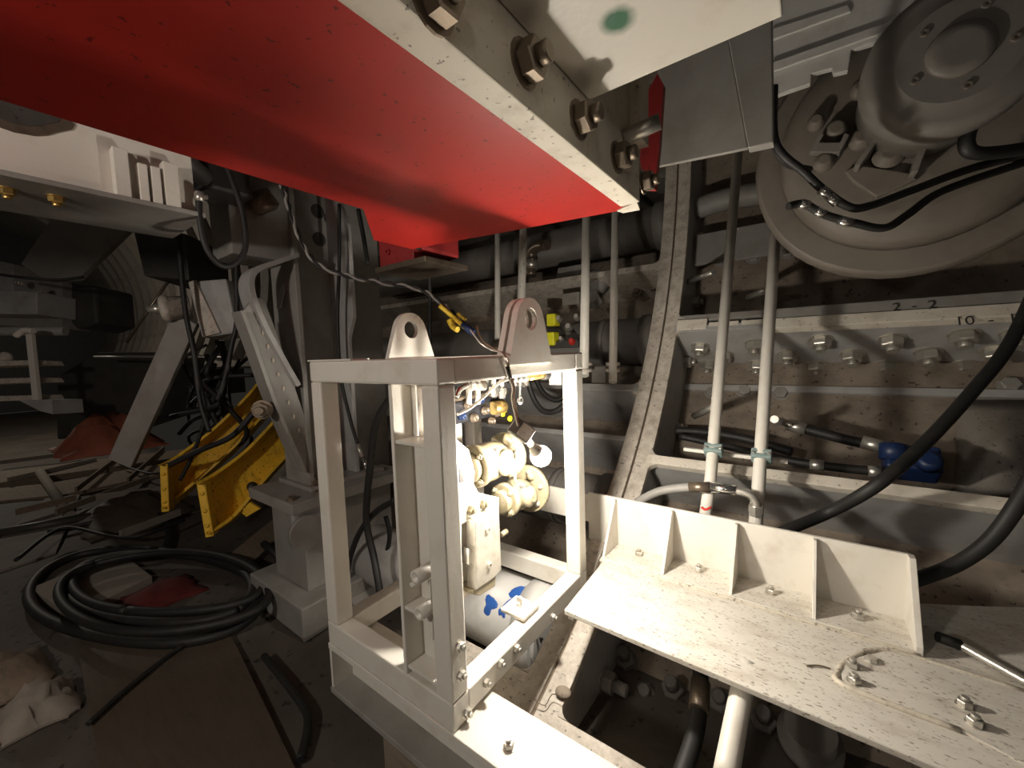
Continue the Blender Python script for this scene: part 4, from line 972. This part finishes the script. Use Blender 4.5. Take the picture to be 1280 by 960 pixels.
hose('black_hose', [P(210, 582, d=3.05), P(250, 563, d=3.05), P(290, 545, d=3.05), P(318, 515, d=3.1), P(330, 500, d=3.2)], .022, 'black hose lying along the farther yellow frame')

# leaning bar and thin rods
one(MB().bar(P(152, 578, d=3.2), P(234, 398, d=3.0), .17, .05, _rt+_up*.4), 'leaning_channel', 'column', 'brown-grey flat bar leaning diagonally at the left', 'bar', bevel=.006)
one(MB().rod(P(158, 428, d=3.6), P(214, 346, d=3.6), .013, 8), 'thin_rod', 'dsteel', 'thin diagonal rod behind the winch motor', 'rod')
one(MB().rod(P(118, 446, d=4.6), P(285, 446, d=4.2), .014, 8), 'guard_rail', 'steel', 'thin pale horizontal guard rail behind the leaning bar', 'rail')
for lab, pts, r, d in (('black hose hanging vertically in front of the winch motor', [(222, 270), (226, 330), (232, 390), (242, 440), (250, 500), (262, 540)], .016, 2.75),
                    ('black hose dropping beside the knee brace', [(300, 230), (296, 330), (296, 400), (290, 430), (282, 470), (272, 500)], .016, 2.7),
                    ('short black hose with steel tip below the red beam', [(448, 262), (455, 300), (460, 330)], .014, 2.6),
                    ('black cable running down from the leaning bar', [(240, 420), (248, 470), (256, 520), (240, 570), (225, 600)], .014, 3.1)):
    hose('black_hose', [P(x, y, d=d) for x, y in pts], r, lab)
for i in range(16):
    x0, y0 = random.uniform(235, 300), random.uniform(425, 470); x1, y1_ = random.uniform(215, 300), random.uniform(500, 575); dd = random.uniform(3.4, 4.4)
    pts = [P(x0+40*random.random(), y0, d=dd)]
    for f in (.3, .55, .8): pts.append(P(x0+(x1-x0)*f+random.uniform(-28, 28), y0+(y1_-y0)*f+random.uniform(-12, 12), d=dd+random.uniform(-.2, .1)))
    pts.append(P(x1, y1_, d=dd))
    hose('tangled_hose', pts, random.uniform(.012, .022), 'one of the black hoses in the tangle behind the yellow frames', group='hoses tangled behind the yellow frames', n=7, sub=5)

# cabinet, pipe and steps at the far left
cabn = thing('white_cabinet', P(20, 400, d=4.4), 'pale machine cabinet at the far left edge above the steps', 'cabinet')
MB().prism([P(x, y, d=4.4) for x, y in ((-40, 362), (46, 364), (46, 393), (-40, 392))], _fw*.4).build('body', 'grey', cabn, .01)
MB().prism([P(x, y, d=4.6) for x, y in ((-40, 318), (16, 330), (16, 364), (-40, 362))], _fw*.4).build('upper_box', 'grey', cabn, .01)
bolt(P(25, 354, d=4.45), (.5, -.8, 0), .03, cabn, 'nut', 'steel'); bolt(P(54, 365, d=4.5), (.5, -.8, 0), .03, cabn, 'nut', 'steel')
MB().prism([P(x, y, d=4.7) for x, y in ((-40, 345), (78, 350), (78, 410), (-40, 405))], _fw*.3).build('rear_panel', 'column', cabn)
one(MB().rod(P(-40, 414, d=4.3), P(82, 414, d=4.5), .05, 14), 'grey_duct', 'grey', 'grey horizontal duct below the cabinet at the left edge', 'duct')
st = thing('access_steps', P(45, 510, d=4.1), 'small white steel access steps with a handrail post at the left edge', 'steps')
for y in (452, 474, 496):
    MB().prism([P(-40, y, d=4.1), P(44, y-2, d=4.2), P(48, y+4, d=4.2), P(-40, y+7, d=4.1)], _fw*.25).build('tread', 'rib', st, .004)
MB().bar(P(38, 418, d=4.15), P(47, 503, d=4.15), .06, .04, _rt).build('side_post', 'white', st, .004)
MB().prism([P(x, y, d=4.1) for x, y in ((22, 500), (64, 500), (66, 518), (50, 514))], _fw*.3).build('landing', 'grey', st, .004)
MB().tube([P(20, 420, d=4.1), P(30, 413, d=4.1), P(42, 414, d=4.1)], .03, 8, 4).build('handrail', 'white', st)
MB().sphere(P(7, 447, d=4.3), .06, 10, 8).build('ball_cap', 'rib', st)
hose('black_cable', [P(-30, 338, d=3.6), P(20, 346, d=3.6), P(70, 350, d=3.7), P(105, 346, d=3.8)], .013, 'black cable stretched at the left edge above the cabinet')
# dark machinery masses
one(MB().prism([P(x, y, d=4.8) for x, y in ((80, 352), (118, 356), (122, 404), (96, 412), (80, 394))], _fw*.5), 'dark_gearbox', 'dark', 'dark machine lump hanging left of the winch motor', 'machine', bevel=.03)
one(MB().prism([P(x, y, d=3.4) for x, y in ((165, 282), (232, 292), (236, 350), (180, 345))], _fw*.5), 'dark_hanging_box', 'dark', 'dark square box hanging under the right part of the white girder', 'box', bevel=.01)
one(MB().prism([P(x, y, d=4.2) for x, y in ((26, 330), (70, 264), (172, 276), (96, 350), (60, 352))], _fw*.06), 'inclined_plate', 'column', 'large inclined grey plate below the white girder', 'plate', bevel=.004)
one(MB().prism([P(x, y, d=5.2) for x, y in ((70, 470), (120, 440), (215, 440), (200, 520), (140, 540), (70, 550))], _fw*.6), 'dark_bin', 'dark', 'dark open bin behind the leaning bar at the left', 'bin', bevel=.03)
def crumple(c, sx, sy, sz, seed, n=9):
    rnd = random.Random(seed); hts = [[rnd.random() for _ in range(n+1)] for _ in range(n+1)]
    def f(u, v):
        i, j = int(round(u*n)), int(round(v*n)); e = math.sin(math.pi*u)*math.sin(math.pi*v)
        return (c.x+(u-.5)*sx+(hts[i][j]-.5)*sx*.08, c.y+(v-.5)*sy+(hts[j][i]-.5)*sy*.08, c.z+e*sz*(.55+.6*hts[i][j])+.02)
    return MB().sheet(f, n, n, .012)
FZ = -.5
c = P(130, 585, Z=FZ); c.z = FZ
one(crumple(P(138, 560, d=5.0), 1.1, .9, .45, 3), 'orange_tarp', 'tarp', 'crumpled rust orange tarpaulin beside the foot of the leaning bar', 'tarpaulin')
one(crumple(V((P(50, 890, Z=FZ).x, P(50, 890, Z=FZ).y, FZ)), .34, .26, .16, 5), 'white_rag', 'rag', 'crumpled whitish rag on the dark floor at the lower left', 'rag')
one(crumple(V((P(10, 850, Z=FZ).x, P(10, 850, Z=FZ).y-.05, FZ)), .5, .4, .14, 8), 'pale_sack', 'wood', 'pale flattened sack at the left edge beside the hose coil', 'sack')
one(crumple(V((P(168, 642, Z=FZ).x, P(168, 642, Z=FZ).y, FZ)), 1.3, .9, .22, 9), 'brown_sack', 'board', 'rounded brown sack lying behind the hose coil', 'sack')
one(crumple(V((P(205, 745, Z=FZ).x, P(205, 745, Z=FZ).y, FZ)), .42, .40, .10, 12), 'red_cloth', 'cloth', 'dull red cloth lying inside the hose coil', 'cloth')
# boards and sheets on the floor
def board(lab, pts, th, mat='board', name='floor_board', z=FZ, group=None):
    q = [P(x, y, Z=z+th) for x, y in pts]
    return one(MB().prism([p-V((0, 0, th)) for p in q], (0, 0, th)), name, mat, lab, 'board', group, .003)
board('large brown sheet lying on the floor at the lower left of the frame', ((95, 800), (290, 795), (372, 965), (125, 965)), .03, 'board', 'floor_sheet')
board('pale sheet with a bright edge under the hose coil', ((38, 735), (150, 690), (190, 720), (90, 770)), .06, 'rag', 'pale_sheet')
board('long grey timber nearest the cabinet steps', ((-20, 592), (240, 560), (236, 570), (-20, 606)), .10, 'wood', 'timber')
board('long timber plank in front of the grey timber', ((-20, 612), (60, 604), (200, 580), (215, 590), (80, 618), (-20, 628)), .05, 'wood', 'timber')
board('grey sheet leaning left of the brown sack', ((-20, 690), (60, 620), (100, 618), (70, 690), (-20, 720)), .03, 'concrete', 'grey_sheet')
board('timber below the yellow frames', ((290, 690), (352, 640), (372, 650), (318, 700)), .06, 'wood', 'timber')
board('dark plate between the sheet and the pedestal', ((340, 740), (395, 705), (412, 780), (380, 800)), .02, 'dgrey', 'steel_plate')
one(MB().rod(P(-30, 672, Z=FZ+.05), P(120, 645, Z=FZ+.05), .05, 12), 'dark_drain_pipe', 'dark', 'dark pipe lying on the floor at the left edge', 'pipe')
one(MB().rod(P(50, 590, Z=FZ+.16), P(88, 645, Z=FZ+.04), .05, 12), 'pale_tube', 'rag', 'short pale tube leaning over the timbers', 'tube')
# hose coil
hc = thing('hose_coil', P(190, 745, Z=FZ), 'black rubber hose coiled in loose rings on the floor at lower left', 'hose coil')
cc = P(185, 745, Z=FZ+.05)
def ell(x, y, a, b, n=20, z=.06, ph=0, wob=0):
    out = []
    for i in range(n+1):
        q = 2*math.pi*i/n+ph; out.append(P(x+a*math.cos(q), y+b*math.sin(q)*(1+.08*math.sin(2*q+wob)), Z=FZ+z))
    return out
MB().tube(ell(182, 745, 146, 58, z=.05), .034, 10, 3).build('hose_ring', 'rubber', hc)
MB().tube(ell(200, 735, 116, 46, z=.10, ph=.6, wob=1), .032, 10, 3).build('hose_ring', 'rubber', hc)
MB().tube(ell(210, 728, 120, 40, z=.13, ph=2, wob=2), .030, 10, 3).build('hose_ring', 'rubber', hc)
MB().tube(ell(205, 740, 132, 50, z=.16, ph=4, wob=3), .028, 10, 3).build('hose_ring', 'rubber', hc)
MB().tube([P(300, 775, Z=FZ+.08), P(345, 730, Z=FZ+.1), P(350, 700, Z=FZ+.12), P(330, 680, Z=FZ+.1)], .03, 10, 6).build('hose_tail', 'rubber', hc)
hose('thin_black_cable', [P(110, 905, Z=FZ+.05), P(160, 860, Z=FZ+.05), P(210, 820, Z=FZ+.05), P(240, 800, Z=FZ+.05)], .012, 'thin black cable crossing the brown sheet on the floor')
hose('black_floor_hose', [P(330, 820, Z=FZ+.03), P(370, 870, Z=FZ+.03), P(385, 900, Z=FZ+.03), P(375, 950, Z=FZ+.03)], .018, 'black hose curving on the floor beside the cage beam')
hose('black_floor_hose', [P(60, 665, Z=FZ+.05), P(130, 650, Z=FZ+.06), P(190, 640, Z=FZ+.06), P(210, 660, Z=FZ+.05), P(205, 690, Z=FZ+.05)], .025, 'black hose loop on the floor around the brown sack')

for i, (x0, y0, x1, y1_) in enumerate(((10, 600, 120, 575), (70, 640, 185, 598), (120, 622, 235, 606), (20, 640, 95, 622), (150, 668, 225, 640), (160, 600, 205, 560), (0, 578, 95, 566), (95, 612, 150, 570))):
    one(MB().bar(P(x0, y0, Z=FZ+.14), P(x1, y1_, Z=FZ+.12), .07, .025, (0, 0, 1)), 'scrap_lath', 'wood' if i % 2 else 'rag', 'loose wooden lath in the litter on the floor left of the yellow frames', 'lath', 'laths littering the floor', .002)
for i, (pts, lab) in enumerate(((((20, 700), (80, 660), (160, 672), (230, 650)), 'thin hose snaking over the floor between the coil and the brown sack'), (((150, 580), (190, 592), (230, 586), (262, 600)), 'thin hose lying at the foot of the leaning bar'))):
    hose('thin_floor_hose', [P(x, y, Z=FZ+.16) for x, y in pts], .016, lab)
